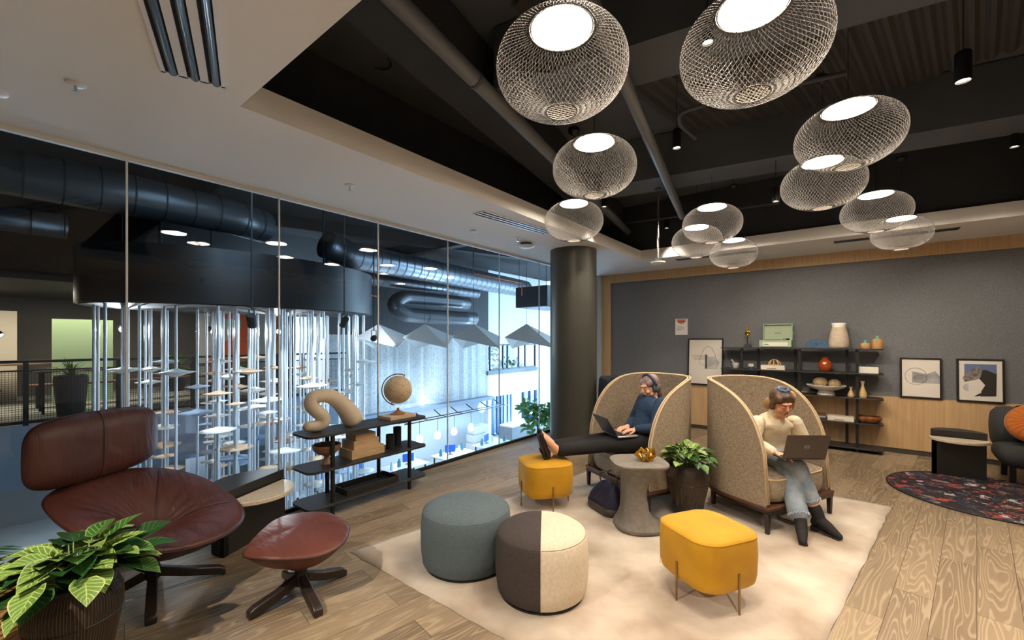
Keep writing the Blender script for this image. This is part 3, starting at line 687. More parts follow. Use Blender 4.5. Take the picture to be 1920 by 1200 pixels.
duct([(-10.25, 5.5, 3.98), (-10.35, 6.2, 3.82), (-11.0, 14.9, 3.78)], 0.36, 'long bright ribbed air duct running toward the column', M_duct, 0.3)
duct([(-11.7, 6.9, 3.5), (-12.1, 13.0, 3.5)], 0.2, 'thinner silver air duct below the long ribbed one', M_duct, 0.3)
duct(spline([(-11.7, 12, 3.0), (-11.6, 9.3, 3.0), (-11.5, 8.7, 2.92), (-11.45, 8.45, 2.7), (-11.4, 8.7, 2.47), (-11.4, 9.3, 2.4), (-11.3, 12, 2.4)], 5), 0.25, 'dark elbow of a fat duct above the folded baffles', M_ductd, 5)
t = thing('air_handler', 'dark box shaped air handler hanging at the top right beside the column', 'air handler', (-8.9, 13.4, 2.75))
MB().box((-0.7, -1.0, 0), (0.7, 1.0, 0.75)).build('cabinet', mat('unit_grey', (60, 66, 74), 0.5, metal=0.3), t, bevel=0.03)
for sx in (-0.6, 0.6):
    for sy in (-0.9, 0.9): MB().cyl((sx, sy, 0.75), 0.01, 1.3, 6).build('hanger_rod', M_ablk, t)
M_copper = mat('pipe_orange', (190, 96, 50), 0.4, metal=0.4)
tag(MB().tube([(-11.0, 6.4, 4.2), (-11.0, 6.4, 2.95), (-11.2, 7.6, 2.9)], 0.022, 8).build('sprinkler_pipe', M_copper, smooth=True), 'thin orange sprinkler pipe with a right angle left of the fat duct elbow', 'pipe')
tag(MB().tube([(-8.7, 9.2, 4.45), (-8.7, 9.2, 3.55), (-8.7, 11.6, 3.5), (-8.7, 11.6, 3.1)], 0.018, 8).build('sprinkler_pipe', M_copper, smooth=True), 'thin orange sprinkler pipe left of the air handler', 'pipe')
for k, (p0, p1, w_, h_) in enumerate((((-6.5, -2.8, 4.65), (-6.5, 18.8, 4.65), 0.3, 0.3), ((-14.0, -2.8, 4.65), (-7.5, 18, 4.65), 0.3, 0.3), ((-4.3, 3.0, 4.62), (-23, 3.0, 4.62), 0.3, 0.36), ((-4.3, 9.2, 4.62), (-13, 9.2, 4.62), 0.3, 0.36))):
    tag(MB().bar(p0, p1, w_, h_).build('atrium_beam', M_ablk), ['dark steel beam under the atrium ceiling, parallel to the glass', 'dark diagonal steel beam of the atrium ceiling', 'dark cross beam of the atrium ceiling over the tubes', 'dark cross beam of the atrium ceiling over the baffles'][k], 'beam')
# hanging rack with bulbs along the lobby wall
t = thing('hanging_rack', 'long black ladder shaped rack hanging below the board wall ledge', 'rack', (-12.3, 0, 0))
MB().tube([(0, 9.2, -1.35), (0, 14.9, -1.35)], 0.02, 8).build('rail', M_black, t, smooth=True)
MB().tube([(0.35, 9.2, -1.35), (0.35, 14.9, -1.35)], 0.02, 8).build('rail', M_black, t, smooth=True)
b_ = None
for i in range(7):
    y = 9.4+i*0.9; MB().bar((-0.02, y, -1.35), (-0.42, y, -1.16), 0.03, 0.03).build('hanger', M_black, t)
    MB().bar((0, y, -1.35), (0.35, y, -1.35), 0.02, 0.02).build('rung', M_black, t)
for i, y in enumerate((8.9, 9.9, 10.75, 11.6, 12.55)):
    t = thing('bulb_pendant', 'glowing round bulb pendant hanging under the black rack in the lobby', 'pendant lamp', (-12.0, y, -2.0), 0, 'bulb pendants under the rack')
    MB().lathe([(0, -0.14), (0.09, -0.1), (0.12, 0), (0.09, 0.1), (0.03, 0.17), (0, 0.17)], 20).build('bulb', mat('bulb_glow', (255, 250, 240), 0.4, emit=14.0), t, smooth=True)
    MB().cyl((0, 0, 0.17), 0.008, 0.5, 6).build('cord', M_black, t)
# round sign
t = thing('round_sign', 'round sign with a dark lower half on the white lobby wall', 'sign', (-12.9, 14.2, -1.45), R(-90))
Ms = Matrix(((1, 0, 0, 0), (0, 0, 1, 0), (0, 1, 0, 0), (0, 0, 0, 1)))
MB().prism([(0.27*math.cos(R(a)), 0.27*math.sin(R(a))) for a in range(0, 360, 10)], 0, 0.04, Ms).build('plate', M_awhite, t, rot=(0, 0, R(180)))
MB().prism([(0.25*math.cos(R(a)), 0.25*math.sin(R(a))-0.02) for a in range(180, 361, 10)], 0.0, 0.06, Ms).build('dark_half', mat('sign_navy', (50, 66, 88), 0.5), t, loc=(0, -0.065, 0))
b = MB()
for k in range(3): b.box((-0.16+0.02*k, -0.05, 0.04+k*0.06), (0.16-0.02*k, -0.045, 0.06+k*0.06))
b.build('lettering_bars', mat('sign_navy', (50, 66, 88), 0.5), t)
# lobby furniture
M_desk = mat('desk_white', (232, 234, 236), 0.4)
M_blueobj = mat('blue_plastic', (30, 96, 190), 0.4)
M_grypl = mat('grey_plastic', (120, 130, 142), 0.5)
rnd = random.Random(21)
def lobby_chair(x, y, rz, lab, m, group='lobby chairs'):
    t = thing('lobby_chair', lab, 'chair', (x, y, GZ), rz, group)
    MB().box((-0.22, -0.22, 0.42), (0.22, 0.22, 0.47)).build('seat', m, t, bevel=0.02)
    MB().box((-0.22, 0.18, 0.5), (0.22, 0.22, 0.85)).build('backrest', m, t, bevel=0.02)
    for sx in (-1, 1):
        for sy in (-1, 1): MB().tube([(sx*0.2, sy*0.2, 0), (sx*0.18, sy*0.18, 0.43)], 0.012, 6).build('leg', M_alu, t)
    for s_ in (-0.16, 0.16): MB().box((s_-0.012, 0.19, 0.44), (s_+0.012, 0.21, 0.55)).build('back_support', M_alu, t)
desks = [(-11.3, 6.6), (-11.2, 8.6), (-11.0, 10.6), (-9.6, 7.6), (-9.4, 9.8), (-10.9, 12.6), (-8.2, 5.4), (-11.5, 4.6)]
for k, (x, y) in enumerate(desks):
    simple_table(x, y, GZ, 1.5, 0.75, 0.74, 'white topped desk on the lobby floor below the glass', M_desk, 'lobby_desk', 'desk', group='white lobby desks')
    for j in range(4):
        yy = y-0.55+j*0.36; cx_ = x+rnd.uniform(-0.2, 0.2)
        if (j+k) % 3 == 0:
            t = thing('desk_monitor', 'small blue backed screen standing on a white lobby desk', 'screen', (cx_, yy, GZ+0.74), R(rnd.uniform(60, 120)), 'blue screens on the lobby desks')
            MB().box((-0.19, -0.015, 0.08), (0.19, 0.015, 0.34)).build('panel', M_blueobj, t, bevel=0.005)
            MB().box((-0.03, -0.01, 0.01), (0.03, 0.01, 0.1)).build('neck', M_grypl, t); MB().box((-0.09, -0.07, 0), (0.09, 0.07, 0.012)).build('foot', M_grypl, t)
        else:
            tag(MB().lathe([(0, 0), (0.05, 0), (0.06, 0.02), (0.055, 0.16), (0.03, 0.2), (0.03, 0.25), (0, 0.25)], 14, (cx_, yy, GZ+0.74)).build('desk_jar', [M_grypl, M_awhite, mat('jar_teal', (60, 130, 150), 0.4)][(j+k) % 3], smooth='auto'), 'small jar standing on a white lobby desk', 'jar', 'jars on the lobby desks')
    lobby_chair(x+0.75, y-0.3, R(-90), 'pale office chair drawn up to a white lobby desk', M_grypl if k % 2 else M_blueobj)
    lobby_chair(x+0.75, y+0.45, R(-90), 'pale office chair drawn up to a white lobby desk', M_grypl)
for k, z in enumerate((0.0, 0.35, 0.7)):
    tag(MB().box((-12.95, 13.2+k*0.05, GZ+z), (-12.5, 14.3-k*0.05, GZ+z+0.33)).build('white_crate', M_desk, bevel=0.01), ['bottom white crate of the stack against the lobby wall', 'middle white crate of the stack against the lobby wall', 'top white crate of the stack against the lobby wall'][k], 'crate')
t = thing('reception_counter', 'grey and white reception counter with a blue screen below the tall windows', 'counter', (-11.6, 15.6, GZ))
MB().box((-0.35, -1.3, 0), (0.35, 1.3, 1.0)).build('body', mat('counter_grey', (150, 156, 164), 0.5), t, bevel=0.01); MB().box((-0.4, -1.35, 1.0), (0.4, 1.35, 1.05)).build('top', M_desk, t)
tag(MB().box((-11.6, 15.7, GZ+1.05), (-11.2, 16.2, GZ+1.4)).build('blue_box', M_blueobj, bevel=0.02), 'bright blue box on the reception counter', 'box')
b = MB()
for i in range(8): b.box((-10.8+0.25*i, 16.4, GZ), (-10.55+0.25*i, 19.0, GZ+0.15+0.14*i))
struct(b.build('stairs', M_desk), 'white stairs at the end of the lobby')
t = thing('fig_tree', 'leafy green fig tree behind the glass left of the column', 'plant', (-9.2, 13.2, GZ))
MB().lathe([(0, 0), (0.28, 0), (0.34, 0.5), (0.3, 0.5), (0, 0.46)], 24).build('pot', M_awhite, t, smooth='auto')
MB().tube(spline([(0, 0, 0.4), (0.05, 0, 1.3), (-0.05, 0.05, 2.2)], 5), 0.03, 8).build('trunk', mat('bark', (88, 74, 60), 0.9), t, smooth=True)
b = MB()
for j, (cx_, cy_, cz_, r_) in enumerate(((0, 0, 1.5, 0.42), (-0.3, -0.1, 2.2, 0.3), (0.3, 0.1, 2.0, 0.35), (0, 0, 1.9, 0.4), (0.5, 0.2, 2.1, 0.2))): leaf_blob(b, (cx_, cy_, cz_), r_, 85, 0.26, 50+j)
b.build('foliage', mat('fig_leaf', (66, 118, 62), 0.45, rgb2=(120, 160, 90), vscale=4), t, recalc=False)
t = thing('lobby_palm', 'palm with drooping fronds below the balcony behind the leather chair', 'plant', (-8.6, -0.45, GZ))
MB().lathe([(0, 0), (0.25, 0), (0.3, 0.45), (0.26, 0.45), (0, 0.4)], 24).build('pot', M_ablk, t, smooth='auto')
b = MB(); rnd = random.Random(8)
for i in range(11):
    a = i*2*PI/11+rnd.uniform(-.2, .2); pts = [Vector((0, 0, 0.4))]; e = R(80)
    for k in range(12):
        pts.append(pts[-1]+Vector((math.cos(a)*math.cos(e), math.sin(a)*math.cos(e), math.sin(e)))*0.2); e -= 0.14
    b.tube(pts, [0.012]*13, 5)
    sd = Vector((-math.sin(a), math.cos(a), 0))
    for k in range(3, 13):
        for sg in (-1, 1):
            for h_ in (0, 0.5):
                p = pts[k]*(1-h_)+pts[k-1]*h_; q_ = p+sd*sg*0.3+Vector((0, 0, -0.14))+(pts[k]-pts[k-1])*0.8
                b.face([p, p+(q_-p)*0.5+Vector((0, 0, 0.02))+(pts[k]-pts[k-1])*0.08, q_])
b.build('fronds', M_agreen, t, recalc=False)
simple_table(-9.4, 0.25, GZ, 1.8, 0.85, 0.75, 'pale wooden lobby table seen below the balcony at the bottom left', mat('birch', (214, 184, 140), 0.5), 'lobby_table')
simple_table(-10.8, 0.55, GZ, 1.8, 0.85, 0.75, 'second pale wooden lobby table farther from the glass at the bottom left', mat('birch', (214, 184, 140), 0.5), 'lobby_table')
light('AREA', 'balcony_lights', (-14.8, 1.5, 2.7), 130, (1.0, 0.82, 0.6), (-14.8, 1.5, 0), shape='RECTANGLE', size=1.2, size_y=5)
light('AREA', 'under_balcony_lights', (-13.5, 1.5, -1.3), 55, (0.85, 0.93, 1.0), (-13.5, 1.5, -3), shape='RECTANGLE', size=2, size_y=6)
light('AREA', 'wall_washer', (-12.75, 10.9, -0.93), 70, (0.8, 0.92, 1.0), (-12.95, 10.9, 1.0), shape='RECTANGLE', size=0.12, size_y=7.4)
light('AREA', 'lobby_lights', (-11.0, 10.5, -1.25), 45, (0.85, 0.94, 1.0), (-11.4, 10.5, -3.2), shape='RECTANGLE', size=2, size_y=7)
# ---------------------------------------------------------------- rugs
def rug_mat():
    m = mat('rug_wool', (156, 134, 112), 0.95, rgb2=(214, 203, 186), vscale=2.0, bump=0.5, bscale=220, sheen=0.3, vdetail=8)
    return m
rugq = [(-2.92, 1.75), (-0.25, 1.75), (0.34, 5.42), (-2.33, 5.42)]
P = []; n = 40; rnd = random.Random(3)
for i in range(n+1):
    row = []
    for j in range(n+1):
        a, c = i/n, j/n
        x = (rugq[0][0]*(1-a)+rugq[1][0]*a)*(1-c)+(rugq[3][0]*(1-a)+rugq[2][0]*a)*c; y = 1.75+3.67*c
        edge = i in (0, n) or j in (0, n)
        row.append(Vector((x+(rnd.uniform(-.006, .006) if edge else 0), y+(rnd.uniform(-.006, .006) if edge else 0), 0.004 if edge else 0.016)))
    P.append(row)
o = MB().grid(P).build('wool_rug', rug_mat(), smooth=True)
tag(o, 'large mottled cream and beige wool rug under the poufs and armchairs', 'rug')
md = o.modifiers.new('solid', 'SOLIDIFY'); md.thickness = 0.004; md.offset = -1
RZ = 0.016
def floral_mat():
    m = mat('floral_rug', (34, 32, 40), 0.95); nt = m.node_tree; N = nt.nodes; L = nt.links; b = N['Principled BSDF']
    tc = N.new('ShaderNodeTexCoord'); n0 = N.new('ShaderNodeTexNoise'); n0.inputs['Scale'].default_value = 6; n0.inputs['Detail'].default_value = 4
    L.new(tc.outputs['Object'], n0.inputs['Vector'])
    mx = N.new('ShaderNodeMix'); mx.data_type = 'RGBA'; mx.inputs['Factor'].default_value = 0.25; L.new(tc.outputs['Object'], mx.inputs['A']); L.new(n0.outputs['Color'], mx.inputs['B'])
    last = None
    for k, (col, sc, lo, hi) in enumerate(((( 164, 74, 56), 7, 0.57, 0.64), ((66, 76, 98), 9, 0.54, 0.62), ((206, 140, 76), 12, 0.63, 0.67), ((198, 200, 202), 10, 0.60, 0.65), ((190, 96, 84), 20, 0.60, 0.65))):
        n = N.new('ShaderNodeTexNoise'); n.inputs['Scale'].default_value = sc; n.inputs['Detail'].default_value = 5; n.inputs['Roughness'].default_value = 0.65
        mp = N.new('ShaderNodeMapping'); mp.inputs['Location'].default_value = (k*3.1, k*1.7, k); L.new(mx.outputs['Result'], mp.inputs[0]); L.new(mp.outputs[0], n.inputs['Vector'])
        r = N.new('ShaderNodeMapRange'); r.inputs[1].default_value = lo; r.inputs[2].default_value = hi; L.new(n.outputs[0], r.inputs[0])
        q = N.new('ShaderNodeMix'); q.data_type = 'RGBA'; q.inputs['B'].default_value = lin(col)+(1,); L.new(r.outputs[0], q.inputs['Factor'])
        if last: L.new(last, q.inputs['A'])
        else: q.inputs['A'].default_value = lin((34, 32, 40))+(1,)
        last = q.outputs['Result']
    L.new(last, b.inputs['Base Color']); return m
t = thing('round_rug', 'round dark rug with a red, orange and white floral print under the far side table', 'rug', (1.167, 6.391, 0))
MB().lathe([(0, 0), (0.805, 0), (0.805, 0.013), (0, 0.013)], 72).build('pile', floral_mat(), t, smooth='auto')
MB().tube(arc((0, 0, 0.0085), 0.807, 0, 360, 72)[:-1], 0.008, 8, closed=True).build('binding', M_black, t, smooth=True)

# ---------------------------------------------------------------- poufs
M_bluef = mat('pouf_slate', (78, 92, 100), 0.9, rgb2=(102, 116, 122), vscale=120, bump=0.35, bscale=200, stretch=(1, 1, 3), vdetail=5)
M_choc = mat('pouf_brown', (58, 50, 48), 0.9, rgb2=(70, 62, 60), vscale=120, bump=0.3, bscale=200)
M_cream = mat('pouf_cream', (212, 196, 172), 0.9, rgb2=(224, 210, 188), vscale=60, bump=0.25, bscale=160)
def pouf_prof(r, h): return [(0, 0.012), (r-0.03, 0.012), (r-0.008, 0.03), (r+0.004, 0.12), (r+0.006, h*0.6), (r-0.003, h*0.86), (r-0.012, h*0.895), (r-0.045, h*0.945), (r*0.7, h*0.982), (r*0.4, h*0.997), (0, h)]
t = thing('round_pouf', 'slate blue fabric drum pouf on the rug behind the two tone one', 'pouf', (-2.14, 2.19, RZ))
MB().lathe(pouf_prof(0.315, 0.425), 80).build('cushion', M_bluef, t, smooth=True)
MB().tube(arc((0, 0, 0.425*0.89), 0.304, 0, 360, 80)[:-1], 0.0022, 6, closed=True).build('seam', M_bluef, t, smooth=True)
MB().cyl((0, 0, 0), 0.29, 0.012, 48).build('base', M_black, t)
t = thing('round_pouf', 'round pouf split into a dark brown and a cream half, nearest on the rug', 'pouf', (-1.52, 2.235, RZ))
PD = math.atan2(-0.993*1, 0.0) # direction of the split
ang = math.atan2(-0.83, 0.55)  # from the centre toward the front seam
def half(a0, a1, m, nm):
    pr_ = pouf_prof(0.288, 0.42); rows = []
    for r, z in pr_: rows.append([Vector((r*math.cos(a0+(a1-a0)*k/48), r*math.sin(a0+(a1-a0)*k/48), z)) for k in range(49)])
    b = MB().grid(rows); bmesh.ops.remove_doubles(b.bm, verts=b.bm.verts, dist=1e-5); return b.build(nm, m, t, smooth=True)
o = half(ang, ang+PI, M_cream, 'cushion_half'); o['label'] = 'cream half of the cover'
o = half(ang-PI, ang, M_choc, 'cushion_half'); o['label'] = 'dark brown half of the cover'
ring = [Vector((r*math.cos(ang), r*math.sin(ang), z)) for r, z in pouf_prof(0.289, 0.421)[1:]]+[Vector((-r*math.cos(ang), -r*math.sin(ang), z)) for r, z in pouf_prof(0.289, 0.421)[1:-1][::-1]]
MB().tube(ring, 0.0025, 6).build('piping', M_cream, t, smooth=True)
MB().tube(arc((0, 0, 0.42*0.89), 0.277, 0, 360, 80)[:-1], 0.0015, 6, closed=True).build('seam', M_choc, t, smooth=True)
MB().cyl((0, 0, 0), 0.265, 0.012, 48).build('base', M_black, t)
M_must = mat('velvet_mustard', (184, 134, 1), 0.75, rgb2=(202, 150, 4), vscale=5, sheen=0.1, bump=0.08, bscale=30)
M_brass = mat('brass_dark', (150, 122, 84), 0.3, metal=0.9)
def make_square_pouf():
    t = thing('square_pouf', 'x', 'pouf', (0, 0, RZ)); w = 0.466; rings = []
    for z, sh, rr in ((0.115, 0.05, 0.1), (0.12, 0.025, 0.12), (0.14, 0.006, 0.13), (0.18, 0, 0.13), (0.3, -0.004, 0.13), (0.395, 0.0, 0.13), (0.41, 0.004, 0.13), (0.42, 0.016, 0.125), (0.43, 0.05, 0.11), (0.434, 0.1, 0.08), (0.437, 0.16, 0.04)):
        rings.append([Vector((x, y, z)) for x, y in rrect(w-2*sh, w-2*sh, rr, 8)])
    MB().loft(rings).build('cushion', M_must, t, smooth=True)
    MB().tube([(x, y, 0.408) for x, y in rrect(w-0.004, w-0.004, 0.13, 8)], 0.002, 6, closed=True).build('seam', M_must, t, smooth=True)
    MB().tube([(w/2-0.038+0.001, w/2-0.038+0.001, z) for z in (0.12, 0.2, 0.3, 0.405)], 0.0018, 6).build('corner_seam', M_must, t, rot=(0, 0, R(180)))
    for k in range(4):
        a = k*PI/2; b = MB().cyl(((w/2+0.006)*math.cos(a), (w/2+0.006)*math.sin(a), 0), 0.0065, 0.235, 12)
        b.build('leg', M_brass, t, smooth='auto')
    return t
p0 = make_square_pouf(); p0.location = (-0.686, 2.847, RZ); p0.rotation_euler.z = R(-31)
p0['label'] = 'mustard velvet square pouf nearest the camera, standing empty in the open part of the rug'; p0['group'] = 'mustard velvet poufs'
p1 = copy_tree(p0); p1.location = (-2.285, 3.42, RZ); p1.rotation_euler.z = R(-38)
p1['label'] = 'mustard velvet square pouf under the feet of the seated person'

# ---------------------------------------------------------------- concrete side table, gold sculpture, bag
M_conc = mat('concrete', (112, 106, 98), 0.75, rgb2=(126, 120, 112), vscale=30, bump=0.1, bscale=80)
t = thing('pedestal_table', 'sculpted grey concrete side table between the two armchairs', 'side table', (-1.38, 3.49, RZ), R(38.2))
rings = []
for z, cx, wx, wy, r in ((0, 0, 0.34, 0.36, 0.15), (0.012, 0, 0.4, 0.4, 0.16), (0.035, 0, 0.405, 0.405, 0.16), (0.05, -0.015, 0.36, 0.38, 0.15), (0.09, -0.03, 0.27, 0.33, 0.11), (0.16, -0.04, 0.21, 0.29, 0.09), (0.28, -0.045, 0.185, 0.27, 0.08), (0.38, -0.04, 0.20, 0.28, 0.09), (0.46, -0.02, 0.26, 0.33, 0.11), (0.51, 0.0, 0.36, 0.38, 0.14), (0.53, 0.0, 0.45, 0.42, 0.15), (0.545, 0.0, 0.46, 0.43, 0.15), (0.555, 0, 0.455, 0.425, 0.15)):
    rings.append([Vector((x+cx, y, z)) for x, y in rrect(wx, wy, min(r, wx/2-0.01, wy/2-0.01), 7)])
MB().loft(rings).build('body', M_conc, t, smooth='auto')
M_gold = mat('gold', (214, 160, 62), 0.22, metal=1.0)
t = thing('gold_sculpture', 'gold sculpture of interlocking square bars on the concrete side table', 'sculpture', (-1.34, 3.50, RZ+0.555), R(38.2-20))
b = MB()
def bframe(b, w, h, th, M):
    for a_, c_ in (((-w/2, 0, 0), (w/2, 0, 0)), ((-w/2, 0, h), (w/2, 0, h)), ((-w/2, 0, -th/2), (-w/2, 0, h+th/2)), ((w/2, 0, -th/2), (w/2, 0, h+th/2))):
        b.bar(M @ Vector(a_), M @ Vector(c_), th, th, up=(0.2, 0.9, 0.1))
for i, (loc, e, w_, h_) in enumerate((((-0.035, 0, 0.03), (R(15), R(38), 0), 0.075, 0.075), ((0.035, 0.01, 0.026), (R(-60), R(-25), R(20)), 0.08, 0.09), ((0.03, -0.02, 0.035), (R(20), R(60), R(70)), 0.08, 0.08))):
    bb = MB(); bframe(bb, w_, h_, 0.02, Matrix.Translation(loc) @ Euler(e).to_matrix().to_4x4()); bb.build('bar_loop', M_gold, t, bevel=0.002)
t = thing('tote_bag', 'dark navy tote bag slumped on the rug behind the concrete side table', 'bag', (-1.75, 3.62, RZ), R(-28)); t.scale = (0.92, 0.92, 1)
M_navy = mat('navy_nylon', (26, 30, 56), 0.55, rgb2=(34, 40, 70), vscale=8, bump=0.4, bscale=14)
b = MB(); rings = []
for z, wx, wy, cx in ((0.0, 0.36, 0.17, 0), (0.015, 0.40, 0.2, 0), (0.07, 0.42, 0.21, 0), (0.14, 0.39, 0.18, 0.01), (0.2, 0.33, 0.13, 0.03), (0.25, 0.25, 0.08, 0.05), (0.28, 0.16, 0.04, 0.07), (0.285, 0.1, 0.02, 0.08)):
    rings.append([Vector((x+cx+0.012*math.sin(9*z*10+k), y+0.008*math.cos(5*k+z*20), z)) for k, (x, y) in enumerate(rrect(wx, wy, min(wx, wy)/2-0.004, 6))])
b.loft(rings).build('body', M_navy, t, smooth=True)
b = MB(); b.loft([[Vector((x+0.003*math.sin(k), y, z)) for k, (x, y) in enumerate(rrect(wx+0.012, wy+0.012, wy/2, 6))] for z, wx, wy in ((-0.0, 0.37, 0.18), (0.02, 0.41, 0.21), (0.075, 0.425, 0.215))]).build('base_panel', mat('bag_leather', (66, 60, 56), 0.45, bump=0.2, bscale=40), t, smooth=True)
for sy in (-0.03, 0.03): MB().tube(spline([(-0.02, sy, 0.25), (-0.03, sy*1.5, 0.33), (0.04, sy*1.8, 0.38), (0.12, sy*1.5, 0.34), (0.14, sy, 0.26)], 6), 0.008, 8).build('handle', mat('bag_leather', (66, 60, 56), 0.45), t, smooth=True)

# ---------------------------------------------------------------- planters with variegated leaves
M_pot = mat('pot_dark', (34, 28, 25), 0.55, bump=0.2, bscale=40)
M_scr = mat('pot_scratch', (100, 82, 62), 0.8)
def leaf_mat(name, edge, mid, vein):
    m = bpy.data.materials.new(name); m.use_nodes = True; nt = m.node_tree; N = nt.nodes; L = nt.links; b = N['Principled BSDF']
    uv = N.new('ShaderNodeUVMap'); sp = N.new('ShaderNodeSeparateXYZ'); L.new(uv.outputs[0], sp.inputs[0])
    # u across (0..1, 0.5 = midrib), v along
    a = N.new('ShaderNodeMath'); a.operation = 'SUBTRACT'; a.inputs[1].default_value = 0.5; L.new(sp.outputs[0], a.inputs[0])
    ab = N.new('ShaderNodeMath'); ab.operation = 'ABSOLUTE'; L.new(a.outputs[0], ab.inputs[0])
    m1 = N.new('ShaderNodeMath'); m1.operation = 'MULTIPLY_ADD'; m1.inputs[1].default_value = -0.55; L.new(ab.outputs[0], m1.inputs[0]); L.new(sp.outputs[1], m1.inputs[2])
    m2 = N.new('ShaderNodeMath'); m2.operation = 'MULTIPLY'; m2.inputs[1].default_value = 46; L.new(m1.outputs[0], m2.inputs[0])
    s = N.new('ShaderNodeMath'); s.operation = 'SINE'; L.new(m2.outputs[0], s.inputs[0])
    r = N.new('ShaderNodeMapRange'); r.inputs[1].default_value = 0.72; r.inputs[2].default_value = 1.0; L.new(s.outputs[0], r.inputs[0])
    mb_ = N.new('ShaderNodeMapRange'); mb_.inputs[1].default_value = 0.03; mb_.inputs[2].default_value = 0.0; L.new(ab.outputs[0], mb_.inputs[0])
    me_ = N.new('ShaderNodeMapRange'); me_.inputs[1].default_value = 0.44; me_.inputs[2].default_value = 0.49; L.new(ab.outputs[0], me_.inputs[0])
    mx1 = N.new('ShaderNodeMath'); mx1.operation = 'MAXIMUM'; L.new(mb_.outputs[0], mx1.inputs[0]); L.new(me_.outputs[0], mx1.inputs[1])
    mx2 = N.new('ShaderNodeMath'); mx2.operation = 'MAXIMUM'; L.new(r.outputs[0], mx2.inputs[0]); L.new(mx1.outputs[0], mx2.inputs[1])
    c = N.new('ShaderNodeMix'); c.data_type = 'RGBA'; c.inputs['A'].default_value = lin(edge)+(1,); c.inputs['B'].default_value = lin(vein)+(1,)
    L.new(mx2.outputs[0], c.inputs['Factor']); L.new(c.outputs['Result'], b.inputs['Base Color'])
    b.inputs['Roughness'].default_value = 0.32; b.inputs['Subsurface Weight'].default_value = 0.0
    return m
M_leafs = [leaf_mat('leaf_light', (104, 140, 60), 0, (190, 206, 130)), leaf_mat('leaf_mid', (56, 98, 40), 0, (130, 164, 90)), leaf_mat('leaf_dark', (28, 62, 28), 0, (64, 104, 54))]
def leaf(b, base, d, up, L, w, curl=0.35):
    d = d.normalized(); s = d.cross(up).normalized(); n = s.cross(d).normalized(); uvl = b.bm.loops.layers.uv.verify()
    rows = []; S = 7; prof_ = [0.02, 0.62, 0.95, 1.0, 0.86, 0.62, 0.32, 0.0]
    for i in range(S+1):
        v = i/S; c = base+d*L*(math.sin(v*curl*1.6)/(curl*1.6))+n*(-L*curl*0.75*v*v+0.0)
        hw = w/2*prof_[i]
        back = -d*L*0.10*(1 if i == 1 else 0)
        rows.append([(c-s*hw+n*hw*0.32+back, (0, v)), (c-s*hw*0.5+n*hw*0.1+back*0.4, (0.25, v)), (c, (0.5, v)), (c+s*hw*0.5+n*hw*0.1+back*0.4, (0.75, v)), (c+s*hw+n*hw*0.32+back, (1, v))])
    V = [[(b.bm.verts.new(p), uv) for p, uv in r] for r in rows]
    for i in range(S):
        for j in range(4):
            q = [V[i][j], V[i][j+1], V[i+1][j+1], V[i+1][j]]
            f = b.bm.faces.new([x[0] for x in q])
            for lp, x in zip(f.loops, q): lp[uvl].uv = x[1]
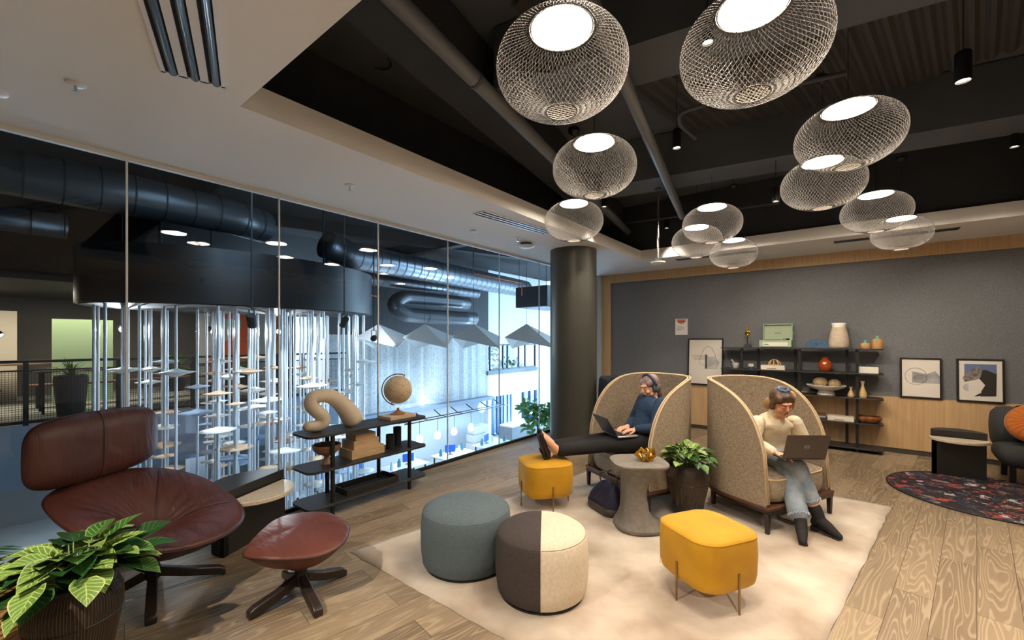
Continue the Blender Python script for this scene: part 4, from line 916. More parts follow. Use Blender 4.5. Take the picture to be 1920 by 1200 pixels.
def potted_plant(loc, lab, R0, Hp, n, seed, spread, lw):
    t = thing('potted_philodendron', lab, 'potted plant', loc, R(seed*7)); k = R0/0.175; hk = Hp/0.5
    pf = [(0, 0), (0.105*k, 0), (0.118*k, 0.01*hk), (0.138*k, 0.14*hk), (0.168*k, 0.30*hk), (0.18*k, 0.37*hk), (0.176*k, 0.43*hk), (0.155*k, 0.475*hk), (0.15*k, 0.5*hk), (0.135*k, 0.5*hk), (0.13*k, 0.46*hk), (0, 0.46*hk)]
    MB().lathe(pf, 64).build('pot', M_pot, t, smooth='auto')
    b = MB(); rnd = random.Random(seed)
    def rad(z):
        for (r1, z1), (r2, z2) in zip(pf[1:8], pf[2:9]):
            if z1 <= z <= z2: return r1+(r2-r1)*(z-z1)/(z2-z1)
        return pf[2][0]
    for i in range(95):
        a = 2*PI*i/95+rnd.uniform(-.01, .01); zb = rnd.uniform(0.12, 0.25)*hk; zt = 0.475*hk
        pts = [Vector(((rad(z)+0.0008)*math.cos(a+rnd.uniform(-.006, .006)), (rad(z)+0.0008)*math.sin(a+rnd.uniform(-.006, .006)), z)) for z in [zb+(zt-zb)*q/7 for q in range(8)]]
        b.tube(pts, 0.0016, 4)
    b.build('scratched_lines', M_scr, t)
    MB().tube(arc((0, 0, 0.33*hk), rad(0.33*hk)+0.001, 0, 360, 48)[:-1], 0.003, 5, closed=True).build('groove', M_black, t)
    MB().lathe([(0, 0.465*hk), (0.132*k, 0.462*hk)], 24).build('soil', mat('soil', (40, 30, 24), 0.95), t)
    L3 = [MB() for _ in M_leafs]; st = MB()
    for i in range(n):
        a = rnd.uniform(0, 2*PI); q = rnd.uniform(0.0, 1.0); e = R(82-70*q+rnd.uniform(-8, 8))
        b0 = Vector((0.05*k*math.cos(a), 0.05*k*math.sin(a), 0.46*hk)); L = rnd.uniform(0.5, 1.0)*spread*(0.62+0.38*q)
        tip = b0+Vector((math.cos(a)*math.cos(e), math.sin(a)*math.cos(e), math.sin(e)))*L+Vector((0, 0, 0.05*k))
        if tip.z < 0.52*hk and math.hypot(tip.x, tip.y) < 0.2*k: tip.z += 0.06*k
        st.tube([b0, b0*0.5+tip*0.5+Vector((0, 0, 0.025)), tip], 0.0028*k, 5)
        dd = Vector((math.cos(a)*0.9, math.sin(a)*0.9, rnd.uniform(0.0, 0.75)-0.55*q)); up = Vector((rnd.uniform(-.3, .3), rnd.uniform(-.3, .3), 1))
        h = tip.z/(0.46*hk+spread); ci = 0 if rnd.random() < (0.62 if q < 0.55 else 0.22) else (1 if rnd.random() < 0.5 else 2)
        leaf(L3[ci], tip, dd, up, lw*rnd.uniform(0.75, 1.15), lw*rnd.uniform(0.66, 0.8), rnd.uniform(0.1, 0.38))
    for q, (bb, m) in enumerate(zip(L3, M_leafs)):
        o = bb.build('leaves', m, t, smooth=True, recalc=False); o['label'] = ['pale variegated leaves', 'mid green leaves', 'dark green leaves'][q]
    st.build('stems', mat('stem_green', (110, 140, 70), 0.5), t, smooth=True)
    return t
potted_plant((-2.785, 0.29, 0), 'large dark scratched pot of variegated philodendron in the lower left corner', 0.165, 0.50, 90, 4, 0.225, 0.155)
potted_plant((-1.118, 3.975, RZ), 'dark scratched pot of variegated philodendron between the two armchairs', 0.175, 0.47, 100, 9, 0.19, 0.10)
# rope basket
t = thing('rope_basket', 'coiled tan rope basket cut off by the lower left corner', 'basket', (-3.30, 0.0, 0))
M_rope = mat('rope', (166, 128, 80), 0.9, rgb2=(190, 152, 100), vscale=60, bump=0.5, bscale=90)
b = MB(); pts = []
for i in range(13*36+1):
    a = 2*PI*i/36; z = 0.012+0.0235*i/36; r = 0.17+0.05*math.sin(min(1, z/0.2)*PI/2)-0.03*max(0, z-0.2)/0.1
    pts.append((r*math.cos(a), r*math.sin(a), z))
b.tube(pts, 0.0125, 8); b.build('coil_wall', M_rope, t, smooth=True)
MB().cyl((0, 0, 0), 0.17, 0.02, 32).build('bottom', M_rope, t)

# ---------------------------------------------------------------- leather lounge chair and ottoman
def leather(name, c1, c2):
    m = mat(name, c1, 0.44, rgb2=c2, vscale=3.5, spec=0.4); nt = m.node_tree; N = nt.nodes; L = nt.links; b = N['Principled BSDF']
    tc = N.new('ShaderNodeTexCoord'); mp = N.new('ShaderNodeMapping'); mp.inputs['Scale'].default_value = (5, 22, 3.5); mp.inputs['Rotation'].default_value = (0, 0, R(38)); L.new(tc.outputs['Object'], mp.inputs[0])
    n = N.new('ShaderNodeTexNoise'); n.inputs['Scale'].default_value = 1.0; n.inputs['Detail'].default_value = 2; n.inputs['Distortion'].default_value = 0.6; L.new(mp.outputs[0], n.inputs['Vector'])
    n2 = N.new('ShaderNodeTexVoronoi'); n2.inputs['Scale'].default_value = 260; L.new(tc.outputs['Object'], n2.inputs['Vector'])
    ad = N.new('ShaderNodeMath'); ad.operation = 'MULTIPLY_ADD'; ad.inputs[1].default_value = 0.04; L.new(n2.outputs[0], ad.inputs[0]); L.new(n.outputs[0], ad.inputs[2])
    bp = N.new('ShaderNodeBump'); bp.inputs['Strength'].default_value = 0.35; bp.inputs['Distance'].default_value = 0.02; L.new(ad.outputs[0], bp.inputs['Height']); L.new(bp.outputs[0], b.inputs['Normal'])
    return m
M_leather = leather('leather_oxblood', (66, 34, 28), (82, 44, 36))
M_leather2 = leather('leather_cognac', (92, 49, 39), (108, 60, 48))
M_leg = mat('leg_wenge', (48, 38, 34), 0.35, var=0.2, vscale=10, stretch=(1, 12, 1))
def star_base(t, hub, dirs, L, hub_h, m=M_leg):
    for dx, dy in dirs:
        d = Vector((dx, dy, 0)).normalized(); a = d*0.03+Vector((0, 0, hub_h)); c = d*L+Vector((0, 0, 0.02)); mid = d*L*0.45+Vector((0, 0, hub_h*0.62))
        s = Vector((-d.y, d.x, 0)); rows = []
        for p, w_, h_ in ((a, 0.046, 0.062), (mid, 0.054, 0.056), (c-d*0.03+Vector((0, 0, 0.014)), 0.058, 0.052), (c, 0.054, 0.04)):
            rows.append([p-s*w_/2-Vector((0, 0, h_/2)), p+s*w_/2-Vector((0, 0, h_/2)), p+s*w_/2+Vector((0, 0, h_/2)), p-s*w_/2+Vector((0, 0, h_/2))])
        MB().loft(rows).build('leg', m, t, bevel=0.008)
    MB().lathe([(0, hub_h-0.04), (0.035, hub_h-0.04), (0.04, hub_h+0.03), (0.03, hub_h+0.06), (0, hub_h+0.06)], 24).build('hub', M_black, t, smooth='auto')
def pad(t, O, rim, cen, hubz, m, bulge, dish, name='seat', wr=24, seedw=1, ridge=0.0):
    """cushion surface between a centre and a rim of 3-D points, with a shell below"""
    O = Vector(O); rimp = [Vector(p)-O for p in rim]; n = len(rimp)
    loop = []; 
    ext = rimp[-1:]+rimp+rimp[:2]
    for i in range(1, n+1):
        a, b_, c_, d_ = ext[i-1], ext[i], ext[i+1], ext[i+2] if i+2 < len(ext) else rimp[(i+1) % n]
        for k in range(8):
            u_ = k/8; loop.append(0.5*((2*b_)+(-a+c_)*u_+(2*a-5*b_+4*c_-d_)*u_*u_+(-a+3*b_-3*c_+d_)*u_**3))
    cen = Vector(cen)-O; N_ = len(loop); rows = []; rnd = random.Random(seedw)
    ph = [rnd.uniform(0, 6) for _ in range(6)]
    T = [0.0, 0.12, 0.25, 0.38, 0.5, 0.6, 0.7, 0.78, 0.85, 0.91, 0.955, 0.985, 1.0]
    for ti in T:
        row = []
        for k, p in enumerate(loop):
            th_ = 2*PI*k/N_; q = cen.lerp(p, ti)
            rl = (math.sqrt(max(0, 1-((ti-0.62)/0.38)**2)) if ti > 0.24 else 0) if not ridge else (1-ti**3.2)**0.6*ridge
            dz = bulge*rl-dish*(1-ti)**1.5*0+dish*0
            dz += (-dish)*math.exp(-((ti)/0.42)**2)*0.0
            wrk = 0.0045*math.sin(wr*th_+ph[0]+2.5*math.sin(3*th_+ph[1]))*math.exp(-((ti-0.52)/0.24)**2) if not ridge else 0.0016*math.sin(70*th_)*math.exp(-((ti-0.9)/0.06)**2)
            row.append(q+Vector((0, 0, dz+wrk))+(p-cen).normalized()*bulge*0.35*(max(0, ti-0.8)/0.2)*math.sqrt(max(0, 1-ti))*2.0)
        rows.append(row)
    b = MB(); b.grid(rows, close_v=True); bmesh.ops.remove_doubles(b.bm, verts=b.bm.verts, dist=1e-5)
    top = b.build(name, m, t, smooth=True, subsurf=1)
    rows = []; hub = Vector((0, 0, hubz))
    for s_ in (1.0, 0.985, 0.93, 0.84, 0.72, 0.58, 0.42, 0.27, 0.15, 0.1):
        k_ = 1-s_; row = []
        for p in loop:
            q = hub.lerp(p, s_); q.z = hubz+(p.z-hubz)*(s_**1.15)-0.018*math.sin(PI*min(1, k_*1.6)); row.append(q)
        rows.append(row)
    b = MB(); b.grid(rows, close_v=True); b.face(rows[-1]); 
    b.build('shell', m, t, smooth=True)
    b = MB(); b.tube(loop, 0.0045, 6, closed=True); b.build('piping', mat('leather_piping', (52, 24, 20), 0.5), t, smooth=True)
    return loop, cen
OC = (-3.42, 0.70, 0)
t = thing('lounge_chair', 'dark red leather swivel lounge chair with wide wings and separate headrest', 'armchair', OC)
rim = [(-3.562, 0.251, 0.698), (-3.70, 0.40, 0.745), (-3.764, 0.537, 0.74), (-3.746, 0.806, 0.696), (-3.597, 1.012, 0.61), (-3.373, 1.138, 0.481), (-3.18, 1.130, 0.412), (-3.025, 0.991, 0.388), (-2.942, 0.802, 0.403), (-2.921, 0.628, 0.441), (-2.97, 0.481, 0.497), (-3.14, 0.344, 0.566), (-3.357, 0.26, 0.643)]
loop, cen = pad(t, OC, rim, (-3.353, 0.695, 0.43), 0.2, M_leather, 0.05, 0.04)
def seam_line(pa, pb, h, n=10, r=0.003):
    return MB().tube([pa.lerp(pb, k/n)+Vector((0, 0, h*math.sin(PI*min(1, max(0, (k/n-0.24)/0.76))) if k/n > 0.24 else 0)) for k in range(n+1)], r, 6)
O_ = Vector(OC)
for j, q in enumerate((Vector((-3.746, 0.806, 0.696))-O_, Vector((-3.3, 1.14, 0.45))-O_, Vector((-3.10, 0.37, 0.55))-O_)):
    P = []
    for k in range(13):
        ti = k/12; rl = math.sqrt(max(0, 1-((ti-0.62)/0.38)**2)) if ti > 0.24 else 0
        P.append(cen.lerp(q, ti)+Vector((0, 0, 0.05*rl+0.001)))
    MB().tube(P, 0.0035, 6).build('seam', mat('leather_piping', (52, 24, 20), 0.5), t, smooth=True)
star_base(t, 0, [(.37, -.084), (.084, .41), (-.37, .084), (-.084, -.41)], 0.38, 0.14)
# headrest
TL, TR, BR, BL = [Vector(p)-O_ for p in ((-3.55, 0.165, 1.15), (-3.88, 0.82, 1.155), (-3.82, 0.80, 0.74), (-3.46, 0.165, 0.73))]
w_ = ((TR-TL)+(BR-BL))/2; h_ = ((TL-BL)+(TR-BR))/2; nrm = w_.cross(h_).normalized(); 
if nrm.x < 0: nrm = -nrm
c_ = (TL+TR+BR+BL)/4; rows = []
def sgp(v, e): return math.copysign(abs(v)**e, v)
for i in range(17):
    e = -PI/2+PI*i/16; row = []
    for k in range(48):
        a = 2*PI*k/48; ce = max(0.0, math.cos(e))**0.55
        u_ = 0.5*sgp(math.cos(a), 0.42)*ce; v_ = 0.5*sgp(math.sin(a), 0.5)*ce
        notch = 0.010*math.exp(-(u_/0.02)**2)+0.0
        wr = 0.003*math.sin(v_*9+u_*38)*math.exp(-(u_/0.25)**2)
        row.append(c_+w_*u_+h_*v_*(1-0.10*abs(u_))+nrm*((0.085*math.sin(e))*(1 if math.sin(e) < 0 else 1)-0.05*math.cos(u_*2.6)*0.0+(-notch+wr)*(1 if math.sin(e) > 0 else 0)-0.12*(0.25-u_*u_)))
    rows.append(row)
b = MB(); b.grid(rows, close_v=True); bmesh.ops.remove_doubles(b.bm, verts=b.bm.verts, dist=1e-4)
b.build('headrest', M_leather, t, smooth=True, subsurf=1)
P = [c_+h_*v_+nrm*(0.085*math.sqrt(1-min(1, abs(2*v_)**(2/0.55)))-0.03-0.007) for v_ in [-0.48+0.04*k for k in range(25)]]
MB().tube(P, 0.004, 6).build('headrest_seam', mat('leather_piping', (52, 24, 20), 0.5), t, smooth=True)
MB().bar(c_-nrm*0.13-h_*0.4, Vector((-0.28, -0.03, 0.55)), 0.06, 0.015, up=nrm).build('headrest_support', M_black, t)
OC2 = (-2.677, 1.269, 0)
t = thing('ottoman', 'reddish brown leather footstool on a four spoke base beside the lounge chair', 'footstool', OC2)
def px(a, b_, s):
    aa = (a-960)/796; bb = (636-b_)/796; return ((-.6184+aa*.7858)*s, (.7858+aa*.6184)*s, 1.6+bb*s)
rim = [px(*q) for q in ((456, 1042, 2.42), (480, 1006, 2.6), (520, 974, 2.85), (570, 963, 2.95), (615, 963, 2.96), (643, 975, 2.9), (655, 990, 2.80), (645, 1018, 2.62), (610, 1040, 2.48), (560, 1049, 2.4), (500, 1049, 2.36))]
loop, cen = pad(t, OC2, rim, Vector(px(560, 1000, 2.66))+Vector((0, 0, 0.01)), 0.15, M_leather2, 0.04, 0, name='cushion', wr=30, seedw=5, ridge=1.0)
star_base(t, 0, [(.296, -.038), (-.006, -.305), (.0, .305), (-.296, .038)], 0.30, 0.11)

# ---------------------------------------------------------------- half round side tables
M_terr = mat('terrazzo', (222, 210, 188), 0.4, rgb2=(200, 184, 156), vscale=90, vdetail=2)
M_ash = mat('ash_black', (38, 36, 34), 0.5, var=0.15, vscale=8, stretch=(1, 10, 10))
def half_table(loc, rz, lab, w, h, rt, flip=1):
    """local x along the straight edge, -y front (terrazzo side)"""
    t = thing('half_round_table', lab, 'side table', loc, rz, 'half round side tables'); r = w/2
    top = [(r*math.cos(R(a)), r*math.sin(R(a))) for a in range(0, 181, 6)]
    MB().prism(top, h-0.075, h).build('dark_top', M_ash, t, bevel=0.003)
    fr2 = [(rt*math.cos(R(a)), -rt*math.sin(R(a))) for a in range(0, 181, 6)][::-1]
    MB().prism(fr2, h-0.11, h-0.076).build('terrazzo_top', M_terr, t, bevel=0.006)
    MB().box((-r+0.01, -0.02, 0), (r-0.01, 0.02, h-0.075)).build('front_panel', M_ash, t, bevel=0.002)
    MB().box((-0.02, 0.02, 0), (0.02, r*0.8, h-0.075)).build('rear_panel', M_ash, t, bevel=0.002)
    MB().prism([(-r+0.01, -0.02), (-r+0.01, 0.02), (-r+0.05, r*0.45), (-r+0.09, r*0.42), (-r+0.05, -0.02)], 0, h-0.075).build('side_panel', M_ash, t)
    return t
half_table((-3.72, 1.40, 0), math.atan2(0.58, -0.273)+PI+PI, 'half black half terrazzo side table between the lounge chair and the low shelf', 0.62, 0.47, 0.28).rotation_euler.z = math.atan2(0.905, -0.426)
half_table((1.02, 7.05, 0.0135), 0, 'half black half terrazzo side table on the round floral rug', 0.46, 0.52, 0.25)

# ---------------------------------------------------------------- low shelf by the glass
M_shelf = mat('shelf_ash', (38, 38, 40), 0.42, rgb2=(54, 54, 56), vscale=5, stretch=(14, 1.2, 14), bump=0.1, bscale=20)
t = thing('low_shelf', 'low black three tier open shelf in front of the glass wall', 'shelf unit', (-3.79, 2.44, 0))
for z in (0.745, 0.435, 0.115):
    MB().prism([(y_, x_) for x_, y_ in rrect(1.32, 0.36, 0.07, 6)], z-0.012, z+0.01).build('shelf_board', M_shelf, t, bevel=0.003)
for x, y in ((0.13, -0.42), (0.12, 0.45), (-0.13, -0.33), (-0.13, 0.24)): MB().cyl((x, y, 0), 0.02, 0.734, 14).build('post', M_black, t, smooth='auto')
S0 = Vector((-3.79, 2.44, 0))
# arch sculpture
cp = [(230, 478, 34), (285, 478, 40), (328, 455, 43), (330, 412, 44), (285, 365, 44), (250, 318, 44), (262, 268, 45), (320, 250, 46), (385, 258, 49), (445, 298, 56), (500, 360, 64), (540, 418, 72), (552, 440, 72)]
pts = []; rr = []
for x, y, r in cp:
    pts.append(Vector((0.0 if x > 300 else -0.01, (x-400)*0.00135, (522-y-(x-290)*0.10)*0.00122))); rr.append(r*0.00136)
sp = spline(pts, 5); 
def rlerp(i): 
    f_ = i/5; a = int(f_); return rr[-1] if a >= len(rr)-1 else rr[a]*(1-(f_-a))+rr[a+1]*(f_-a)
rs = [rlerp(i) for i in range(len(sp))]
d0 = (sp[0]-sp[1]).normalized(); d1 = (sp[-1]-sp[-2]).normalized()
sp = [sp[0]+d0*rs[0]*0.95, sp[0]+d0*rs[0]*0.8, sp[0]+d0*rs[0]*0.45]+sp+[sp[-1]+d1*rs[-1]*0.35, sp[-1]+d1*rs[-1]*0.42, sp[-1]+d1*rs[-1]*0.45]
rs = [rs[0]*0.15, rs[0]*0.6, rs[0]*0.9]+rs+[rs[-1]*0.93, rs[-1]*0.75, rs[-1]*0.3]
zmin = min((p.z-r) for p, r in zip(sp, rs)); 
o = MB().tube(sp, rs, 28).build('arch_sculpture', mat('ceramic_beige', (214, 200, 178), 0.6, bump=0.05, bscale=50), smooth=True, loc=(-3.80, 2.10, 0.755+0.0-0.003))
lo = min(v.co.z for v in o.data.vertices)
for v in o.data.vertices: v.co.z = max(v.co.z, lo+0.006)-lo-0.006
tag(o, 'beige bent worm shaped ceramic sculpture on the left end of the low shelf', 'sculpture')
tag(MB().box((-0.11, -0.165, 0), (0.11, 0.165, 0.035)).build('box_book', mat('linen_book', (214, 190, 160), 0.8), bevel=0.003, loc=(-3.80, 2.83, 0.756)), 'pale pink clothbound book under the globe', 'book')
t = thing('globe', 'beige desk globe with a brass arc standing on the pale book', 'globe', (-3.80, 2.84, 0.791), R(52))
M_wood = mat('wood_warm', (150, 104, 66), 0.45, rgb2=(176, 128, 84), vscale=6, stretch=(1, 1, 8))
MB().lathe([(0, 0), (0.075, 0), (0.078, 0.01), (0.055, 0.02), (0.035, 0.035), (0.016, 0.045), (0.012, 0.07), (0, 0.07)], 36).build('foot', M_wood, t, smooth='auto')
GC = Vector((0, 0, 0.265)); gr = 0.15
def globe_mat():
    m = mat('globe_paper', (206, 184, 152), 0.6); nt = m.node_tree; N = nt.nodes; L = nt.links; b = N['Principled BSDF']
    tc = N.new('ShaderNodeTexCoord'); n = N.new('ShaderNodeTexNoise'); n.inputs['Scale'].default_value = 9; n.inputs['Detail'].default_value = 4; L.new(tc.outputs['Object'], n.inputs['Vector'])
    r = N.new('ShaderNodeValToRGB'); e = r.color_ramp.elements; e[0].position = 0.525; e[0].color = lin((206, 184, 152))+(1,); e[1].position = 0.545; e[1].color = lin((206, 184, 152))+(1,); k = e.new(0.535); k.color = lin((110, 80, 52))+(1,)
    L.new(n.outputs[0], r.inputs[0]); L.new(r.outputs[0], b.inputs['Base Color']); return m
MB().ball(GC, gr, 40).build('sphere', globe_mat(), t, smooth=True)
MB().tube([GC+Vector((-(gr+0.018)*math.sin(R(a)), 0, (gr+0.018)*math.cos(R(a)))) for a in range(-24, 172, 7)], 0.006, 8).build('meridian_arc', M_brass, t, smooth=True)
MB().tube([GC+Vector(((gr+0.026)*math.sin(R(24)), 0, (gr+0.026)*math.cos(R(24)))), GC-Vector(((gr+0.026)*math.sin(R(24)), 0, (gr+0.026)*math.cos(R(24))))], 0.005, 8).build('axis_pin', M_black, t)
t = thing('pedestal_bowl', 'brown wooden pedestal bowl on the middle tier of the low shelf', 'bowl', (-3.80, 2.04, 0.446))
MB().lathe([(0, 0), (0.052, 0), (0.05, 0.008), (0.028, 0.045), (0.022, 0.06), (0.03, 0.075), (0.08, 0.095), (0.118, 0.13), (0.128, 0.175), (0.12, 0.178), (0.105, 0.135), (0.06, 0.105), (0, 0.1)], 44).build('bowl_body', mat('bowl_wood', (134, 98, 74), 0.45, rgb2=(172, 130, 98), vscale=4, stretch=(1, 1, 7)), t, smooth='auto')
M_boxw = mat('box_oak', (216, 186, 144), 0.6, rgb2=(190, 158, 114), vscale=5, stretch=(14, 2, 30))
for k, (y0, y1, x0, x1, z, hh, lab) in enumerate(((2.235, 2.60, -3.93, -3.70, 0, 0.088, 'bottom and largest light oak box of the stack on the low shelf'), (2.26, 2.54, -3.92, -3.705, 0.088, 0.08, 'middle light oak box of the stack on the low shelf'), (2.29, 2.51, -3.90, -3.72, 0.168, 0.06, 'top and smallest light oak box of the stack on the low shelf'))):
    t = thing('wooden_box', lab, 'box', ((x0+x1)/2, (y0+y1)/2, 0.446+z), 0, 'light oak boxes on the low shelf'); a, c = (x1-x0)/2, (y1-y0)/2
    MB().box((-a, -c, 0), (a, c, hh*0.72)).build('box_body', M_boxw, t, bevel=0.0015); MB().box((-a, -c, hh*0.735), (a, c, hh)).build('lid', M_boxw, t, bevel=0.0015)
for x, y, r, hh, lab in ((-3.80, 2.74, 0.045, 0.145, 'short black cylinder cup on the middle tier of the low shelf'), (-3.84, 2.86, 0.043, 0.20, 'tall black cylinder vase on the middle tier of the low shelf')):
    tag(MB().lathe([(0, 0), (r, 0), (r, hh), (r-0.004, hh), (r-0.004, 0.01), (0, 0.01)], 36).build('black_vase', mat('matte_black', (20, 20, 22), 0.7), smooth='auto', loc=(x, y, 0.446)), lab, 'vase')
t = thing('tray', 'shallow black wooden tray on the bottom tier of the low shelf', 'tray', (-3.80, 2.46, 0.126))
b = MB(); b.box((-0.13, -0.29, 0), (0.13, 0.29, 0.008)); b.build('tray_floor', M_ash, t)
for lo_, hi_ in (((-0.13, -0.29, 0.008), (-0.122, 0.29, 0.055)), ((0.122, -0.29, 0.008), (0.13, 0.29, 0.055)), ((-0.122, -0.29, 0.008), (0.122, -0.282, 0.055)), ((-0.122, 0.282, 0.008), (0.122, 0.29, 0.055))): MB().box(lo_, hi_).build('tray_side', M_ash, t, bevel=0.001)

# ---------------------------------------------------------------- shell armchairs
def weave(name, c1, c2, sc=260):
    m = mat(name, c1, 0.95); nt = m.node_tree; N = nt.nodes; L = nt.links; b = N['Principled BSDF']; tc = N.new('ShaderNodeTexCoord')
    outs = []
    for st in ((sc, sc, sc*0.12), (sc*0.1, sc*0.1, sc)):
        mp = N.new('ShaderNodeMapping'); mp.inputs['Scale'].default_value = st; L.new(tc.outputs['Object'], mp.inputs[0])
        n = N.new('ShaderNodeTexNoise'); n.inputs['Scale'].default_value = 1; n.inputs['Detail'].default_value = 3; L.new(mp.outputs[0], n.inputs['Vector']); outs.append(n.outputs[0])
    ad = N.new('ShaderNodeMath'); ad.operation = 'ADD'; L.new(outs[0], ad.inputs[0]); L.new(outs[1], ad.inputs[1])
    r = N.new('ShaderNodeMapRange'); r.inputs[1].default_value = 0.78; r.inputs[2].default_value = 1.22; L.new(ad.outputs[0], r.inputs[0])
    mx = N.new('ShaderNodeMix'); mx.data_type = 'RGBA'; mx.inputs['A'].default_value = lin(c1)+(1,); mx.inputs['B'].default_value = lin(c2)+(1,)
    L.new(r.outputs[0], mx.inputs['Factor']); L.new(mx.outputs['Result'], b.inputs['Base Color'])
    bp = N.new('ShaderNodeBump'); bp.inputs['Strength'].default_value = 0.3; bp.inputs['Distance'].default_value = 0.003; L.new(ad.outputs[0], bp.inputs['Height']); L.new(bp.outputs[0], b.inputs['Normal'])
    return m
M_weave = weave('weave_beige', (122, 106, 88), (172, 157, 136))
M_pipe2 = mat('piping_cream', (206, 184, 150), 0.85)
M_waln = mat('walnut_edge', (84, 54, 36), 0.4, var=0.25, vscale=8, stretch=(6, 1, 1))
M_legb = mat('chair_leg', (46, 36, 30), 0.4)
def shell_chair():
    """local: +x right when facing front, front is -y; front edge at y=0, back at y=0.85"""
    t = thing('shell_armchair', 'x', 'armchair', (0, 0, 0)); Wd, Dp, th = 0.93, 0.80, 0.035; hw = Wd/2; zb = 0.215; Ht = 1.205
    def foot(u, off):   # u 0..1 around the U; off inward offset
        r = hw-off; st = Dp-hw; arcl = PI*hw; tot = 2*st+arcl; s = u*tot
        if s < st: return Vector((-r, s, 0))
        if s < st+arcl:
            a = PI-(s-st)/hw; return Vector((r*math.cos(a), st+r*math.sin(a), 0))
        return Vector((r, st-(s-st-arcl), 0))
    def top(u):
        y = min(1.0, foot(u, 0).y/Dp); q = max(0.0, 1-(1-y)**2.7); return zb+0.02+(Ht-zb-0.02)*q**(1/2.7)
    U = [i/72 for i in range(73)]; ou = []; inn = []
    J = 14
    for u_ in U:
        zt = top(u_); fo = foot(u_, 0); fi = foot(u_, th)
        ou.append([fo+Vector((0, 0, zb+(zt-zb)*j/J)) for j in range(J+1)]); inn.append([fi+Vector((0, 0, zb+(zt-0.004-zb)*j/J)) for j in range(J+1)])
    b = MB(); b.grid([o_+i_[::-1] for o_, i_ in zip(ou, inn)]); 
    b.build('shell', M_weave, t, smooth='auto', recalc=True)
    MB().tube([foot(u_, 0.004)+Vector((0, 0, top(u_)+0.003)) for u_ in U], 0.008, 8).build('outer_piping', M_pipe2, t, smooth=True)
    MB().tube([foot(u_, th-0.004)+Vector((0, 0, top(u_)+0.001)) for u_ in U], 0.007, 8).build('inner_piping', M_pipe2, t, smooth=True)
    # seat and back cushions
    plan = []
    r = hw-th-0.02
    for k in range(25):
        a = PI*k/24; plan.append(Vector((r*math.cos(a), Dp-hw+r*math.sin(a)*0.94, 0)))
    plan += [Vector((-r, 0.12, 0)), Vector((-r*0.93, 0.02, 0)), Vector((-r*0.75, -0.015, 0)), Vector((0, -0.03, 0)), Vector((r*0.75, -0.015, 0)), Vector((r*0.93, 0.02, 0)), Vector((r, 0.12, 0))]
    cen_ = Vector((0, 0.4, 0)); rings = []
    for s_, z in ((0.90, 0.222), (0.97, 0.235), (1.0, 0.29), (1.0, 0.36), (0.985, 0.41), (0.95, 0.43), (0.8, 0.446), (0.5, 0.455)):
        rings.append([cen_.lerp(p, s_)+Vector((0, 0, z)) for p in plan])
    MB().loft(rings).build('seat_cushion', M_weave, t, smooth=True)
    MB().tube([cen_.lerp(p, 0.985)+Vector((0, 0, 0.415)) for p in plan], 0.006, 6, closed=True).build('seat_piping', M_pipe2, t, smooth=True)
    rows = []
    for i in range(21):
        a = R(25+130*i/20); row = []
        for j in range(13):
            e = 2*PI*j/13; rr_ = r-0.05+0.055*math.cos(e); z = 0.60+0.135*math.sin(e)
            edge = math.sin(PI*i/20)**0.3
            row.append(Vector(((r-0.05+(rr_-r+0.05)*edge)*math.cos(a), Dp-hw+(r-0.05+(rr_-r+0.05)*edge)*math.sin(a), 0.60+(z-0.60)*edge)))
        rows.append(row)
    MB().grid(rows, close_v=True).build('back_cushion', M_weave, t, smooth=True)
    # wooden platform and legs
    base = [(foot(u_, -0.012).x, foot(u_, -0.012).y) for u_ in U]; base = [(-hw-0.012, -0.03)]+base+[(hw+0.012, -0.03)]
    MB().prism(base, 0.19, 0.214).build('platform', M_waln, t, bevel=0.004)
    MB().prism([(x*0.97, y*0.97) for x, y in base], 0.162, 0.19).build('under_frame', M_legb, t)
    for x, y in ((-hw+0.01, 0.0), (hw-0.01, 0.0), (-hw*0.62, Dp-0.17), (hw*0.62, Dp-0.17)):
        b = MB(); b.loft([[Vector((x+sx*w_, y+sy*w_, z)) for sx, sy in ((-1, -1), (1, -1), (1, 1), (-1, 1))] for z, w_ in ((0, 0.014), (0.162, 0.019))]).build('leg', M_legb, t, bevel=0.002)
    return t
ac = shell_chair(); ac['label'] = 'beige woven shell armchair on the right holding the person in the cream sweater'; ac['group'] = 'beige shell armchairs'
ac.location = (-0.31, 4.408, RZ); ac.rotation_euler.z = math.atan2(0.86, 0.4)    # +x along the front edge, rearward is +y
ac2 = copy_tree(ac); ac2['label'] = 'beige woven shell armchair on the left holding the person with headphones'
ac2.location = (-1.80, 3.95, RZ); ac2.rotation_euler.z = R(-27)
# navy chairs behind the column
M_nvy = mat('navy_felt', (26, 34, 50), 0.85, rgb2=(34, 44, 62), vscale=40, bump=0.2, bscale=120)
t = thing('wing_chair', 'dark navy high backed wing chair behind the left shell armchair', 'armchair', (-2.45, 5.80, 0), R(38))
rows = []
for z, s_ in ((0.3, 1.0), (0.6, 1.0), (0.9, 0.99), (1.02, 0.97), (1.05, 0.93)):
    rows.append([Vector((0.40*s_*math.cos(R(a)), 0.30*s_*math.sin(R(a)), z)) for a in range(-40, 221, 10)])
MB().grid(rows).build('shell', M_nvy, t, smooth=True, solid=0.05)
MB().lathe([(0, 0.3), (0.36, 0.3), (0.37, 0.38), (0.34, 0.44), (0, 0.45)], 36, sy=0.8).build('seat', M_nvy, t, smooth=True)
for a in (45, 135, 225, 315): MB().tube([(0.3*math.cos(R(a)), 0.24*math.sin(R(a)), 0), (0.25*math.cos(R(a)), 0.2*math.sin(R(a)), 0.31)], 0.014, 8).build('leg', M_black, t)
t = thing('tub_chair', 'low dark navy tub chair peeking out at the left of the column', 'armchair', (-3.62, 6.3, 0), R(38))
rows = []
